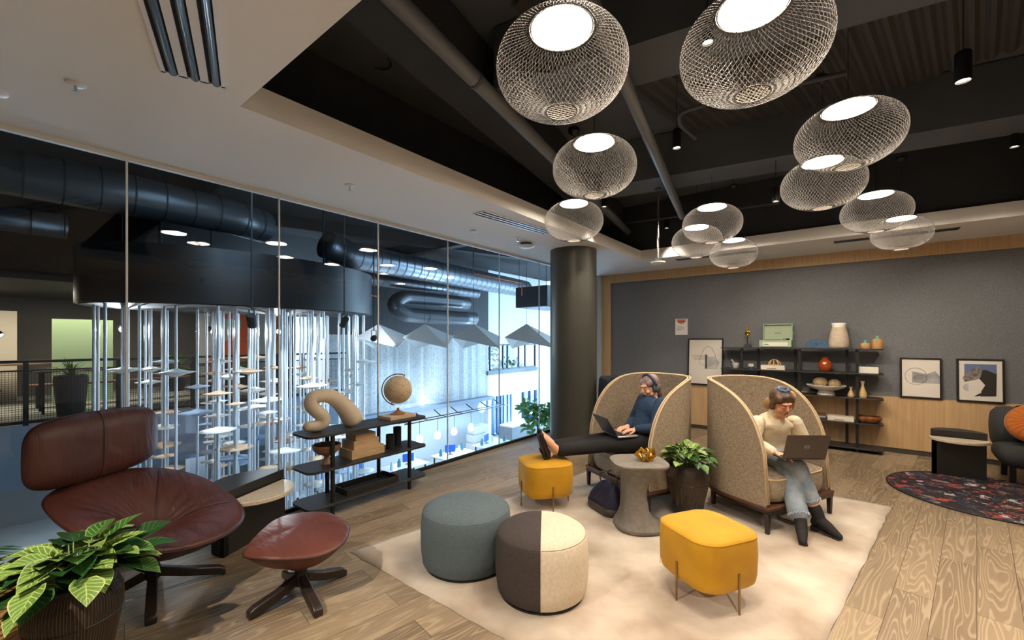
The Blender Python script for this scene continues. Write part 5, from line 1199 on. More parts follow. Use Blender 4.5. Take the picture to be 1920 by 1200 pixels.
for z, s_ in ((0.12, 0.98), (0.3, 1.0), (0.48, 1.0), (0.55, 0.95), (0.57, 0.88)):
    rows.append([Vector((0.33*s_*math.cos(R(a)), 0.3*s_*math.sin(R(a)), z)) for a in range(-40, 221, 10)])
MB().grid(rows).build('shell', M_nvy, t, smooth=True, solid=0.05)
MB().lathe([(0, 0.12), (0.28, 0.12), (0.3, 0.3), (0.28, 0.38), (0, 0.4)], 36, sy=0.85).build('seat', M_nvy, t, smooth=True)
for a in (45, 135, 225, 315): MB().tube([(0.24*math.cos(R(a)), 0.2*math.sin(R(a)), 0), (0.22*math.cos(R(a)), 0.18*math.sin(R(a)), 0.14)], 0.014, 8).build('leg', M_black, t)
# sofa on the right
M_char = mat('sofa_charcoal', (44, 46, 46), 0.9, rgb2=(56, 58, 58), vscale=80, bump=0.3, bscale=150)
t = thing('sofa', 'charcoal sofa with rounded arm cut off by the right edge', 'sofa', (2.21, 7.32, 0.0), R(-2))
b = MB(); rows = []
def cushion_box(w, d, h, r, z0, cx, cy):
    rings = []
    for z, s_ in ((0, r), (r*0.3, r*0.35), (r, 0), (h-r, 0), (h-r*0.3, r*0.35), (h, r)):
        rings.append([Vector((x+cx, y+cy, z0+z)) for x, y in rrect(w-2*s_, d-2*s_, max(0.02, r*1.6-s_*0.5), 6)])
    return MB().loft(rings)
cushion_box(1.75, 0.62, 0.24, 0.09, 0.2, 0, -0.12).build('seat', M_char, t, smooth=True)
cushion_box(1.6, 0.24, 0.42, 0.1, 0.4, 0.08, 0.2).build('backrest', M_char, t, smooth=True)
rings = []
for x, s_ in ((-0.86, 0.75), (-0.82, 0.95), (-0.72, 1.0), (-0.62, 0.95), (-0.57, 0.7)):
    rings.append([Vector((x, 0.12+0.24*s_*math.cos(R(a)), 0.57+0.25*s_*math.sin(R(a)))) for a in range(0, 360, 15)])
MB().loft(rings).build('arm', M_char, t, smooth=True)
for x, y in ((-0.75, -0.2), (0.75, -0.2), (-0.75, 0.2), (0.75, 0.2)): MB().box((x-0.025, y-0.025, 0), (x+0.025, y+0.025, 0.22)).build('leg', M_black, t, loc=(0, 0, 0))
t = thing('round_cushion', 'round pleated orange velvet cushion leaning on the charcoal sofa', 'cushion', (1.60, 7.06, 0.69))
Mq = Euler((R(62), R(8), R(-22))).to_matrix().to_4x4()
rows = []
for r_, z_ in ((0.0, 0.05), (0.03, 0.062), (0.08, 0.085), (0.15, 0.08), (0.2, 0.055), (0.225, 0.0), (0.2, -0.055), (0.15, -0.08), (0.0, -0.08)):
    rows.append([Mq @ Vector((r_*math.cos(2*PI*k/96), r_*math.sin(2*PI*k/96), z_+0.004*math.cos(24*2*PI*k/96)*(1 if 0.02 < r_ < 0.22 else 0))) for k in range(96)])
b = MB().grid(rows, close_v=True); bmesh.ops.remove_doubles(b.bm, verts=b.bm.verts, dist=1e-4)
b.build('cover', mat('velvet_orange', (172, 92, 10), 0.8, sheen=0.15), t, smooth=True)
MB().ball((0, 0, 0), 0.014, 10, M=None).build('button', mat('velvet_orange', (206, 112, 20), 0.75), t, smooth=True, loc=tuple(Mq @ Vector((0, 0, 0.062))))
# ---------------------------------------------------------------- people
def V(*a): return Vector(a)
def limb(b, pts, rs, n=16):
    """tapered limb with rounded ends through the joints"""
    P = [Vector(p) for p in pts]
    sp = []; rr = []
    for i in range(len(P)-1):
        for k in range(6):
            f_ = k/6; sp.append(P[i].lerp(P[i+1], f_)); rr.append(rs[i]*(1-f_)+rs[i+1]*f_)
    sp.append(P[-1]); rr.append(rs[-1])
    b.tube(sp, rr, n)
    for p, r in zip(P, rs): b.ball(p, r*0.99, 14)
def frame(fwd, up=(0, 0, 1), roll=0.0):
    f = Vector(fwd).normalized(); r_ = f.cross(Vector(up)).normalized(); u_ = r_.cross(f)
    M = Matrix((r_, f, u_)).transposed()
    return M @ Matrix.Rotation(roll, 3, 'Y')
def hand(b, wrist, fwd, palm_n, side, curl=0.5, s=1.0):
    """palm and five fingers; fwd along the fingers, palm_n the way the palm faces, side = +1 thumb on the +x side"""
    f = Vector(fwd).normalized(); n = Vector(palm_n); n = (n-f*n.dot(f)).normalized(); x = f.cross(n).normalized()*side
    w_ = Vector(wrist); M = Matrix((x, f, n)).transposed()
    b.ball(w_+f*0.045*s, 1, 14, (0.040*s, 0.05*s, 0.015*s), M); b.ball(w_+f*0.012*s, 1, 12, (0.028*s, 0.03*s, 0.018*s), M)
    for k, (ox, L) in enumerate(((0.030, 0.068), (0.010, 0.078), (-0.011, 0.073), (-0.031, 0.056))):
        p0 = w_+f*0.078*s+x*ox*s; c = curl*(0.9+0.12*k); d = (f+x*ox*1.5)
        p1 = p0+(d*math.cos(c*0.5)+n*math.sin(c*0.5)).normalized()*L*0.45*s
        p2 = p1+(d*math.cos(c*1.2)+n*math.sin(c*1.2)).normalized()*L*0.32*s
        p3 = p2+(d*math.cos(c*1.9)+n*math.sin(c*1.9)).normalized()*L*0.23*s
        b.tube([p0-f*0.03*s, p0, p1, p2, p3], [0.0095*s, 0.0092*s, 0.0084*s, 0.0077*s, 0.0062*s], 10)
        b.ball(p3, 0.0064*s, 8)
    t0 = w_+f*0.02*s+x*0.028*s; t1 = t0+(f*0.55+x*0.75+n*0.2).normalized()*0.035*s; t2 = t1+(f*0.9+x*0.25+n*0.35).normalized()*0.03*s; t3 = t2+(f*1+n*0.3).normalized()*0.02*s
    b.tube([t0, t1, t2, t3], [0.013*s, 0.0115*s, 0.010*s, 0.0078*s], 10); b.ball(t3, 0.008*s, 8)
def head_shape(b, c, M):
    c = Vector(c)
    def E(o, r): b.ball(c+M @ Vector(o), 1, 20, r, M)
    E((0, -0.018, 0.032), (0.072, 0.090, 0.083)); E((0, 0.022, -0.008), (0.061, 0.066, 0.084)); E((0, 0.034, -0.062), (0.047, 0.050, 0.040)); E((0, 0.068, -0.094), (0.020, 0.018, 0.017))
    E((0, 0.074, 0.034), (0.044, 0.016, 0.012))
    for s in (-1, 1):
        E((s*0.033, 0.062, -0.026), (0.026, 0.024, 0.026)); E((s*0.073, -0.006, -0.004), (0.008, 0.019, 0.029)); E((s*0.030, 0.071, 0.007), (0.015, 0.013, 0.011))
        E((s*0.009, 0.097, -0.020), (0.008, 0.010, 0.007)); E((s*0.045, 0.02, -0.06), (0.022, 0.035, 0.022))
    b.tube([c+M @ Vector(p) for p in ((0, 0.080, 0.026), (0, 0.092, 0.008), (0, 0.103, -0.010), (0, 0.106, -0.018))], [0.007, 0.008, 0.010, 0.009], 10)
    E((0, 0.0875, -0.0465), (0.022, 0.0085, 0.0048)); E((0, 0.0860, -0.0555), (0.020, 0.0085, 0.0055))
def shoe_flat(): pass
M_skin = mat('skin_light', (226, 170, 142), 0.5, rgb2=(232, 180, 152), vscale=6)
M_skin2 = mat('skin_warm', (222, 158, 124), 0.5, rgb2=(228, 170, 138), vscale=6)
M_eye = mat('eye_white', (232, 228, 222), 0.3); M_iris = mat('iris_dark', (44, 34, 28), 0.3); M_lip = mat('lips', (178, 86, 78), 0.45); M_brow = mat('eyebrow', (92, 68, 52), 0.8)
def face_parts(t, c, M, lipm, browm, lids):
    c = Vector(c)
    for s in (-1, 1):
        e = MB().ball(c+M @ Vector((s*0.030, 0.0755, 0.006)), 0.0115, 14).build('eye', M_eye, t, smooth=True)
        MB().ball(c+M @ Vector((s*0.030, 0.0862, 0.0035)), 0.0042, 10, (1, 0.3, 1), M).build('iris', M_iris, e, smooth=True)
        MB().ball(c+M @ Vector((s*0.030, 0.0765, 0.0092)), 0.0124, 14, (1.08, 1, 0.72), M).build('eyelid', lids, t, smooth=True)
        MB().tube([c+M @ Vector((s*(0.016+0.008*k), 0.0885-0.003*k*k*0.5, 0.0245+0.002*k-0.0009*k*k)) for k in range(5)], [0.0016, 0.0026, 0.0026, 0.002, 0.001], 6).build('eyebrow', browm, t, smooth=True)
    b = MB(); b.tube([c+M @ Vector((x, 0.0955-0.9*x*x*12, -0.0475+0.0012*math.cos(x*260))) for x in [-0.021+0.0042*k for k in range(11)]], [0.001]+[0.0036]*9+[0.001], 8)
    b.tube([c+M @ Vector((x, 0.0945-0.9*x*x*12, -0.0552)) for x in [-0.018+0.0036*k for k in range(11)]], [0.001]+[0.0042]*9+[0.001], 8)
    b.build('lips', lipm, t, smooth=True)

# ---- person with headphones, feet up on the far mustard pouf
T1 = thing('person', 'person in a navy top and black trousers wearing headphones, feet up on the mustard pouf', 'person', (-1.62, 4.28, 0.0))
o1 = T1.location.copy()
def L1(*p): return Vector(p)-o1
pf = V(-0.594, -0.804, 0); pr_ = V(-0.804, 0.594, 0)   # facing, and the person's right hand side
hip = L1(-1.64, 4.27, 0.565)
chest = hip-pf*0.09+V(0, 0, 0.30); neck = hip-pf*0.10+V(0, 0, 0.435)
headc = L1(-1.60, 4.34, 1.105)
hM = frame(pf+V(0, 0, -0.33)+(-pr_)*0.12)
knees = [L1(-1.955, 3.875, 0.555)+pr_*0.085, L1(-1.955, 3.875, 0.56)-pr_*0.075]
ank = [L1(-2.225, 3.505, 0.555)+pr_*0.035, L1(-2.205, 3.50, 0.532)-pr_*0.045]
toes = [L1(-2.325, 3.40, 0.70)+pr_*0.01, L1(-2.30, 3.36, 0.685)-pr_*0.05]
heel = [L1(-2.275, 3.45, 0.53)+pr_*0.035, L1(-2.262, 3.435, 0.498)-pr_*0.045]
lapc = L1(-1.80, 4.06, 0.65)
shl = [neck+pr_*0.155-V(0, 0, 0.045), neck-pr_*0.155-V(0, 0, 0.045)]
elb = [hip+pr_*0.22-pf*0.02+V(0, 0, 0.16), hip-pr_*0.22+pf*0.0+V(0, 0, 0.16)]
wri = [lapc+pr_*0.075-pf*0.13+V(0, 0, 0.045), lapc-pr_*0.075-pf*0.13+V(0, 0, 0.045)]
b = MB(); head_shape(b, headc, hM)
limb(b, [neck-V(0, 0, 0.05), headc+hM @ V(0, -0.02, -0.05)], [0.056, 0.052])
limb(b, [hip, chest, neck-V(0, 0, 0.07)], [0.12, 0.12, 0.08])
for i in range(2):
    limb(b, [shl[i], elb[i], wri[i]], [0.044, 0.038, 0.026])
    hand(b, wri[i], pf*0.95+V(0, 0, -0.12)+(pr_*(-0.2 if i == 0 else 0.2)), V(0, 0, -1), 1 if i == 0 else 1, 0.45)
    limb(b, [hip+pr_*(0.08 if i == 0 else -0.08), knees[i], ank[i]], [0.075, 0.052, 0.036])
    limb(b, [ank[i], (ank[i]+toes[i])/2, toes[i]], [0.036, 0.034, 0.024]); b.ball(heel[i], 0.033, 14)
b.build('body', M_skin, T1, remesh=0.0045, smoothit=3)
face_parts(T1, headc, hM, M_lip, mat('eyebrow_fair', (150, 118, 88), 0.8), M_skin)
b = MB(); c = headc
def HE(b, c, M, o, r): b.ball(Vector(c)+M @ Vector(o), 1, 20, r, M)
HE(b, c, hM, (0, -0.030, 0.047), (0.081, 0.096, 0.086)); HE(b, c, hM, (0, -0.062, -0.02), (0.068, 0.06, 0.08)); HE(b, c, hM, (0, -0.085, -0.08), (0.05, 0.04, 0.07))
for s in (-1, 1): HE(b, c, hM, (s*0.052, 0.012, 0.055), (0.028, 0.055, 0.042)); HE(b, c, hM, (s*0.064, -0.03, 0.0), (0.016, 0.04, 0.05))
b.build('hair', mat('hair_lilac', (122, 96, 78), 0.55, rgb2=(160, 140, 148), vscale=14, stretch=(1, 1, 0.3), bump=0.4, bscale=60), T1, remesh=0.006, smoothit=4)
# headphones: worn things stay with the figure's thing list as their own object
HP = thing('headphones', 'grey over ear headphones with a navy band on the head of the person in navy', 'headphones', tuple(o1+headc))
b = MB(); b.tube([hM @ V(0.098*math.cos(R(a)), -0.005, 0.02+0.118*math.sin(R(a))) for a in range(0, 181, 9)], 0.009, 10, sx=1.6); b.build('headband', mat('band_navy', (38, 52, 84), 0.5), HP, smooth=True)
for s in (-1, 1):
    MB().ball(hM @ V(s*0.088, -0.008, -0.006), 1, 20, (0.020, 0.034, 0.043), hM).build('ear_cup', mat('cup_grey', (112, 116, 130), 0.35, metal=0.4), HP, smooth=True)
    MB().ball(hM @ V(s*0.074, -0.008, -0.006), 1, 20, (0.014, 0.034, 0.040), hM).build('ear_pad', M_black, HP, smooth=True)
# clothes
M_navyk = mat('navy_knit', (34, 56, 84), 0.9, rgb2=(42, 66, 96), vscale=12, bump=0.4, bscale=90)
b = MB(); limb(b, [hip+V(0, 0, 0.02), chest, neck-V(0, 0, 0.09)], [0.142, 0.142, 0.105]); b.ball(chest+pf*0.02, 1, 18, (0.17, 0.125, 0.16), frame(pf)); b.ball(neck-V(0, 0, 0.065), 1, 16, (0.175, 0.075, 0.05), frame(pf))
for i in range(2): limb(b, [shl[i], elb[i], wri[i].lerp(elb[i], 0.14)], [0.066, 0.056, 0.042])
b.build('sweater', M_navyk, T1, remesh=0.008, smoothit=5)
b = MB(); b.tube([neck+V(0, 0, -0.035)+pf*0.01, neck+V(0, 0, 0.005)+pf*0.012], [0.078, 0.064], 20); b.build('shirt_collar', mat('shirt_white', (232, 230, 226), 0.8), T1, smooth=True)
M_trou = mat('trousers_black', (22, 21, 24), 0.85, rgb2=(32, 31, 34), vscale=6, bump=0.3, bscale=25)
b = MB()
for i in range(2):
    sgn = 1 if i == 0 else -1
    limb(b, [hip+pr_*0.08*sgn, knees[i], knees[i].lerp(ank[i], 0.55), ank[i].lerp(knees[i], 0.07)], [0.108, 0.078, 0.068, 0.060])
limb(b, [hip+pr_*0.07, hip-pr_*0.07], [0.125, 0.125]); 
b.build('trousers', M_trou, T1, remesh=0.007, smoothit=4)
M_shoe = mat('shoe_navy', (20, 21, 32), 0.4)
for i in range(2):
    b = MB(); h_ = heel[i]; t_ = toes[i]; up_ = (ank[i]-h_).normalized(); d = (t_-h_).normalized(); out = (pf-d*pf.dot(d)).normalized()
    limb(b, [h_+out*0.012, h_.lerp(t_, 0.35)+out*0.016, h_.lerp(t_, 0.75)+out*0.010, t_+out*0.004+d*0.012], [0.036, 0.028, 0.036, 0.026])
    o = b.build('shoe', M_shoe, T1, remesh=0.005, smoothit=4)
    bb = MB(); bb.bar(h_+out*0.050, t_+out*0.028, 0.062, 0.009, up=out); bb.bar(h_+out*0.058-d*0.02, h_+out*0.058+d*0.03, 0.05, 0.02, up=out); bb.build('sole', mat('sole_dark', (40, 30, 26), 0.6), o, bevel=0.004)
# laptop of this person
def laptop(loc, fwd, tilt, lab, lidm, basem, w=0.32, d=0.22, logo=False):
    """fwd points from the user to the hinge"""
    M = frame(fwd); t = thing('laptop', lab, 'laptop', loc); Q = M.to_4x4()
    MB().box((-w/2, -d/2, 0), (w/2, d/2, 0.014), Q).build('keyboard_base', basem, t, bevel=0.004)
    b = MB()
    for r_ in range(5):
        for c_ in range(14): b.box((-w/2+0.02+c_*(w-0.04)/14, -0.005+r_*0.019, 0.014), (-w/2+0.017+(c_+1)*(w-0.04)/14, 0.011+r_*0.019, 0.016), Q)
    b.build('keys', M_black, t)
    S = Q @ Matrix.Translation((0, d/2, 0.012)) @ Matrix.Rotation(-tilt, 4, 'X')
    lid = MB().box((-w/2, 0, 0), (w/2, 0.006, d), S).build('lid', lidm, t, bevel=0.003)
    MB().box((-w/2+0.008, -0.0012, 0.012), (w/2-0.008, 0.0, d-0.008), S).build('screen', mat('screen_dark', (40, 46, 56), 0.2, emit=0.25), lid)
    MB().tube([S @ V(-w*0.4, 0.003, 0), S @ V(w*0.4, 0.003, 0)], 0.006, 8).build('hinge', M_black, t)
    if logo:
        ring = MB().tube([S @ V(0.019*math.cos(R(a)), 0.0068, d*0.5+0.019*math.sin(R(a))) for a in range(0, 360, 12)], 0.0016, 6, closed=True).build('logo_ring', M_alu, lid, smooth=True)
        cu = bpy.data.curves.new('logo_letters', 'FONT'); cu.body = 'DELL'; cu.size = 0.0125; cu.extrude = 0.0006; cu.align_x = 'CENTER'; cu.align_y = 'CENTER'; cu.materials.append(M_alu)
        oc = bpy.data.objects.new('logo_letters', cu); COL.objects.link(oc); bpy.context.view_layer.update()
        me = bpy.data.meshes.new_from_object(oc.evaluated_get(bpy.context.evaluated_depsgraph_get())); bpy.data.objects.remove(oc)
        o = bpy.data.objects.new('logo_letters', me); COL.objects.link(o); o.parent = lid
        o.matrix_local = S @ Matrix.Translation((0, 0.0068, d*0.5)) @ Matrix.Rotation(PI, 4, 'Z') @ Matrix.Rotation(PI/2, 4, 'X')
    return t
laptop(tuple(o1+lapc-V(0, 0, 0.012)), pf, R(32), 'dark grey laptop on the lap of the person with headphones', mat('laptop_grey', (84, 88, 96), 0.4, metal=0.5), mat('laptop_silver', (190, 190, 196), 0.35, metal=0.5))

# ---- person in the cream sweater
T2 = thing('person', 'person in a cream turtleneck, cropped jeans and black boots working on a laptop', 'person', (-0.58, 4.54, 0.0))
o2 = T2.location.copy()
def L2(*p): return Vector(p)-o2
sf = V(0.50, -0.866, 0).normalized(); sr = sf.cross(V(0, 0, 1)).normalized()    # facing, and the person's right side
hip = L2(-0.60, 4.585, 0.565); chest = L2(-0.535, 4.51, 0.80); neck = L2(-0.495, 4.455, 0.915)
headc = L2(-0.445, 4.375, 1.045); hM = frame(V(0.58, -0.68, -0.45), roll=R(4))
rdir = V(0.786, 0.618, 0)   # shoulder line, roughly square to the viewer
shl = [neck-rdir*0.165+V(0, 0, -0.065), neck+rdir*0.165+V(0, 0, -0.065)]
elb = [L2(-0.67, 4.30, 0.67), L2(-0.30, 4.62, 0.68)]
wri = [L2(-0.475, 4.19, 0.645), L2(-0.30, 4.36, 0.65)]
kU, aU, tU = L2(-0.325, 4.295, 0.52), L2(-0.175, 4.29, 0.137), L2(-0.06, 4.235, 0.052)
kL, aL, tL = L2(-0.395, 4.30, 0.445), L2(-0.285, 4.10, 0.135), L2(-0.262, 3.965, 0.052)
b = MB(); head_shape(b, headc, hM)
limb(b, [neck-V(0, 0, 0.05), headc+hM @ V(0, -0.02, -0.05)], [0.056, 0.052])
limb(b, [hip, chest, neck-V(0, 0, 0.07)], [0.12, 0.115, 0.08])
for i in range(2): limb(b, [shl[i], elb[i], wri[i]], [0.044, 0.036, 0.025])
hand(b, wri[0], L2(-0.37, 4.20, 0.625)-wri[0], V(0, 0, -1), -1, 0.5, 0.95); hand(b, wri[1], L2(-0.36, 4.27, 0.63)-wri[1], V(0, 0, -1), 1, 0.5, 0.95)
limb(b, [hip-rdir*0.08, kU, aU], [0.075, 0.052, 0.038]); limb(b, [hip+rdir*0.07, kL, aL], [0.075, 0.052, 0.038])
limb(b, [aU, aU.lerp(tU, 0.75)], [0.034, 0.018]); limb(b, [aL, aL.lerp(tL, 0.75)], [0.034, 0.018])
b.build('body', M_skin2, T2, remesh=0.0045, smoothit=3)
face_parts(T2, headc, hM, M_lip, M_brow, M_skin2)
b = MB(); HE(b, headc, hM, (0, -0.026, 0.045), (0.083, 0.098, 0.088)); HE(b, headc, hM, (0, -0.07, -0.02), (0.07, 0.055, 0.075))
for s in (-1, 1): HE(b, headc, hM, (s*0.055, 0.022, 0.056), (0.027, 0.050, 0.042)); HE(b, headc, hM, (s*0.078, 0.0, -0.015), (0.014, 0.030, 0.055))
HE(b, headc, hM, (0, 0.045, 0.090), (0.045, 0.034, 0.026)); HE(b, headc, hM, (0, -0.02, 0.135), (0.035, 0.03, 0.022))
b.build('hair', mat('hair_brown', (66, 50, 42), 0.5, rgb2=(104, 78, 60), vscale=16, stretch=(1, 1, 0.3), bump=0.5, bscale=70), T2, remesh=0.006, smoothit=4)
b = MB()
for s in (-1,): HE(b, headc, hM, (s*0.092, -0.018, -0.02), (0.030, 0.055, 0.085)); HE(b, headc, hM, (s*0.080, -0.06, -0.05), (0.038, 0.05, 0.065)); HE(b, headc, hM, (s*0.088, -0.01, 0.045), (0.018, 0.05, 0.055))
HE(b, headc, hM, (0.06, -0.075, -0.055), (0.04, 0.04, 0.06))
o = b.build('hair_ends', mat('hair_blond', (158, 122, 80), 0.55, rgb2=(196, 158, 110), vscale=16, stretch=(1, 1, 0.3), bump=0.5, bscale=70), T2, remesh=0.006, smoothit=4); o['label'] = 'blond dyed hair ends'
MB().tube([Vector(headc)+hM @ V(0.036*math.cos(R(a)), -0.02+0.032*math.sin(R(a)), 0.128+0.004*math.cos(R(a*6))) for a in range(0, 360, 12)], [0.012+0.003*math.sin(k*2.1) for k in range(30)], 10, closed=True).build('scrunchie', mat('scrunchie_blue', (84, 118, 158), 0.8), T2, smooth=True)
b = MB()
for s in (-1, 1): b.tube([Vector(headc)+hM @ V(s*0.031+0.022*math.cos(R(a)), 0.094-0.006*abs(math.cos(R(a))), 0.001+0.017*math.sin(R(a))) for a in range(0, 360, 20)], 0.0011, 6, closed=True)
b.tube([Vector(headc)+hM @ V(x, 0.0965, 0.004) for x in (-0.009, 0.0, 0.009)], 0.0012, 6)
for s in (-1, 1): b.tube([Vector(headc)+hM @ V(s*0.053, 0.090, 0.003), Vector(headc)+hM @ V(s*0.074, 0.03, 0.006), Vector(headc)+hM @ V(s*0.076, -0.01, 0.002)], 0.0012, 6)
gl = b.build('eyeglasses', mat('wire_gold', (196, 150, 90), 0.25, metal=1.0), T2, smooth=True); gl['label'] = 'thin metal eyeglasses'
M_sw = mat('sweater_cream', (222, 204, 172), 0.95, rgb2=(236, 222, 194), vscale=10, bump=0.5, bscale=110, sheen=0.2)
M_swk = mat('sweater_cable', (222, 204, 172), 0.95, rgb2=(236, 222, 194), vscale=10, bump=1.0, bscale=42, sheen=0.2)
b = MB(); limb(b, [hip+V(0.02, -0.02, 0.03), hip+V(0.025, -0.03, 0.12), chest, neck-V(0, 0, 0.09)], [0.155, 0.152, 0.14, 0.10]); TM = frame(V(0.618, -0.786, 0)); b.ball(chest+V(0, 0, -0.02), 1, 18, (0.175, 0.125, 0.15), TM); b.ball(neck-V(0, 0, 0.085), 1, 16, (0.165, 0.082, 0.055), TM)
b.ball(chest+TM @ V(0, 0.062, -0.005), 1, 16, (0.125, 0.075, 0.085), TM)
b.build('sweater', M_sw, T2, remesh=0.007, smoothit=5)
b = MB(); limb(b, [neck+V(0, 0, -0.045), neck+V(0, 0, 0.01), headc+hM @ V(0, -0.012, -0.062)], [0.074, 0.066, 0.060]); b.build('turtleneck_collar', M_sw, T2, remesh=0.006, smoothit=2)
for i in range(2):
    b = MB(); e_ = elb[i]; limb(b, [shl[i], shl[i].lerp(e_, 0.5), e_, e_.lerp(wri[i], 0.55), wri[i].lerp(e_, 0.12)], [0.068, 0.066, 0.062, 0.060, 0.043]); b.build('sleeve', M_swk, T2, remesh=0.007, smoothit=4)
M_jean = mat('denim_light', (116, 130, 143), 0.85, rgb2=(150, 161, 171), vscale=9, bump=0.3, bscale=70)
b = MB(); limb(b, [hip-rdir*0.08, hip.lerp(kU, 0.5)-rdir*0.03, kU, kU.lerp(aU, 0.60)], [0.096, 0.088, 0.078, 0.068]); limb(b, [hip+rdir*0.07, kL, kL.lerp(aL, 0.45), kL.lerp(aL, 0.80)], [0.096, 0.078, 0.072, 0.076]); limb(b, [hip+rdir*0.07-V(0, 0, 0.02), hip-rdir*0.07-V(0, 0, 0.02)], [0.108, 0.108])
b.build('jeans', M_jean, T2, remesh=0.007, smoothit=3)
rnd = random.Random(2)
for (a_, c_, f0, rr_) in ((kU, aU, 0.62, 0.070), (kL, aL, 0.82, 0.077)):
    d = (c_-a_).normalized(); x_ = d.cross(V(0, 1, 0.3)).normalized(); y_ = d.cross(x_); p = a_.lerp(c_, f0); b = MB(); pts = []
    for k in range(40):
        an = 2*PI*k/40; pts.append(p+(x_*math.cos(an)+y_*math.sin(an))*rr_*0.99+d*(0.016 if k % 2 else 0.004)*rnd.uniform(0.7, 1.3))
    b.tube(pts, 0.0028, 5, closed=True); b.build('frayed_hem', mat('denim_fray', (186, 196, 206), 0.9), T2)
M_boot = mat('boot_suede', (26, 23, 22), 0.8, bump=0.2, bscale=60)
for k_, a_, t_, top in ((kU, aU, tU, 0.33), (kL, aL, tL, 0.22)):
    d = (t_-a_); dh = Vector((d.x, d.y, 0)).normalized(); b = MB()
    hl = Vector((a_.x, a_.y, 0.0))-dh*0.03+V(0, 0, a_.z-0.045)
    up_ = (k_-a_).normalized()
    limb(b, [a_+up_*0.075, a_, hl], [0.050, 0.046, 0.034]); limb(b, [a_-V(0, 0, 0.015), a_.lerp(t_, 0.55)+V(0, 0, -0.005), t_+dh*0.02-V(0, 0, 0.01)], [0.046, 0.041, 0.026])
    o = b.build('boot', M_boot, T2, remesh=0.006, smoothit=4)
    s_ = MB(); zh = hl.z-0.032; zt = t_.z-0.030
    s_.bar(V(hl.x, hl.y, zh)-dh*0.02, V(t_.x, t_.y, zt)+dh*0.03, 0.06, 0.008); s_.bar(V(hl.x, hl.y, zh), V(hl.x, hl.y, max(RZ+0.002, zh-0.04)), 0.05, 0.05, up=dh); s_.build('sole', M_black, o, bevel=0.003)
lp2 = laptop((-0.335, 4.255, 0.622), V(0.60, -0.80, 0), R(18), 'dark grey laptop with a round logo on the lap of the person in cream', mat('laptop_brown', (84, 76, 72), 0.4, metal=0.4), mat('laptop_base', (60, 56, 54), 0.45), w=0.345, d=0.215, logo=True)
# ---------------------------------------------------------------- back shelf unit and what stands on it
t = thing('open_shelf_unit', 'long black five tier open shelf unit against the grey felt wall', 'shelf unit', (-0.62, 7.86, 0))
ZS = (1.462, 1.115, 0.765, 0.412, 0.06)
for z in ZS: MB().prism(rrect(2.06, 0.34, 0.07, 6), z-0.012, z+0.006).build('shelf_board', M_shelf, t, bevel=0.003)
def up_post(x, y): MB().box((x-0.017, y-0.017, 0), (x+0.017, y+0.017, 1.45)).build('post', M_black, t)
for x in (-1.335, -0.553, 0.123): up_post(x+0.62, -0.10)
for x in (-1.126, -0.622, 0.010): up_post(x+0.62, 0.10)
def sh(i): return ZS[i]+0.006
def lathe_thing(name, lab, cat, x, y, z, prof_, m, n=40, group=None):
    return tag(MB().lathe(prof_, n).build(name, m, smooth='auto', loc=(x, y, z)), lab, cat, group)
# gold hand
t = thing('hand_sculpture', 'gold hand sculpture making a victory sign on a dark stand, on the top shelf', 'sculpture', (-1.27, 7.86, sh(0)))
MB().box((-0.05, -0.04, 0), (0.05, 0.04, 0.045)).build('plinth', mat('plinth_dark', (52, 44, 40), 0.5), t, bevel=0.002)
MB().cyl((0, 0, 0.045), 0.006, 0.13, 10).build('rod', M_black, t, smooth='auto')
b = MB(); limb(b, [V(0, 0, 0.17), V(0, 0, 0.20)], [0.022, 0.024]); b.ball(V(0, 0, 0.235), 1, 14, (0.036, 0.02, 0.042)); b.tube([V(-0.018, 0, 0.25), V(-0.028, 0, 0.31), V(-0.034, 0, 0.36)], [0.010, 0.009, 0.0075], 10); b.tube([V(0.012, 0, 0.25), V(0.022, 0, 0.31), V(0.030, 0, 0.36)], [0.010, 0.009, 0.0075], 10)
for x in (0.022, 0.036): b.tube([V(x, 0, 0.26), V(x, -0.022, 0.275), V(x-0.004, -0.032, 0.25)], 0.010, 10)
b.tube([V(-0.035, -0.005, 0.215), V(-0.025, -0.028, 0.24), V(0.008, -0.034, 0.25)], 0.010, 10)
b.build('hand', M_gold, t, remesh=0.004, smoothit=2)
# portable record player
M_mint = mat('mint_green', (150, 172, 144), 0.6); M_ivory = mat('ivory', (216, 214, 200), 0.6)
t = thing('record_player', 'open mint green suitcase record player on the top shelf', 'record player', (-0.87, 7.86, sh(0)))
MB().box((-0.215, -0.14, 0.008), (0.215, 0.13, 0.115)).build('case', M_mint, t, bevel=0.006)
MB().box((-0.165, -0.146, 0.025), (0.17, -0.14, 0.085)).build('speaker_grille', M_ivory, t)
MB().box((-0.145, -0.149, 0.045), (-0.085, -0.146, 0.055)).build('badge', M_slotd, t)
MB().cyl((-0.04, -0.01, 0.115), 0.11, 0.01, 40).build('platter', M_black, t, smooth='auto')
b = MB(); b.tube([(0.15, 0.08, 0.13), (0.14, 0.0, 0.135), (0.09, -0.06, 0.13)], 0.006, 8); b.cyl((0.15, 0.08, 0.115), 0.02, 0.03, 16); b.build('tone_arm', M_black, t, smooth='auto')
Ml = Matrix.Translation((0, 0.13, 0.115)) @ Matrix.Rotation(R(-6), 4, 'X')
MB().box((-0.18, 0, 0), (0.20, 0.012, 0.25), Ml).build('lid_panel', mat('mint_inner', (158, 172, 146), 0.7), t)
b = MB()
for lo_, hi_ in (((-0.19, -0.045, 0), (-0.178, 0.014, 0.26)), ((0.198, -0.045, 0), (0.21, 0.014, 0.26)), ((-0.19, -0.045, 0.248), (0.21, 0.014, 0.262))): b.box(lo_, hi_, Ml)
b.build('lid_rim', M_mint, t)
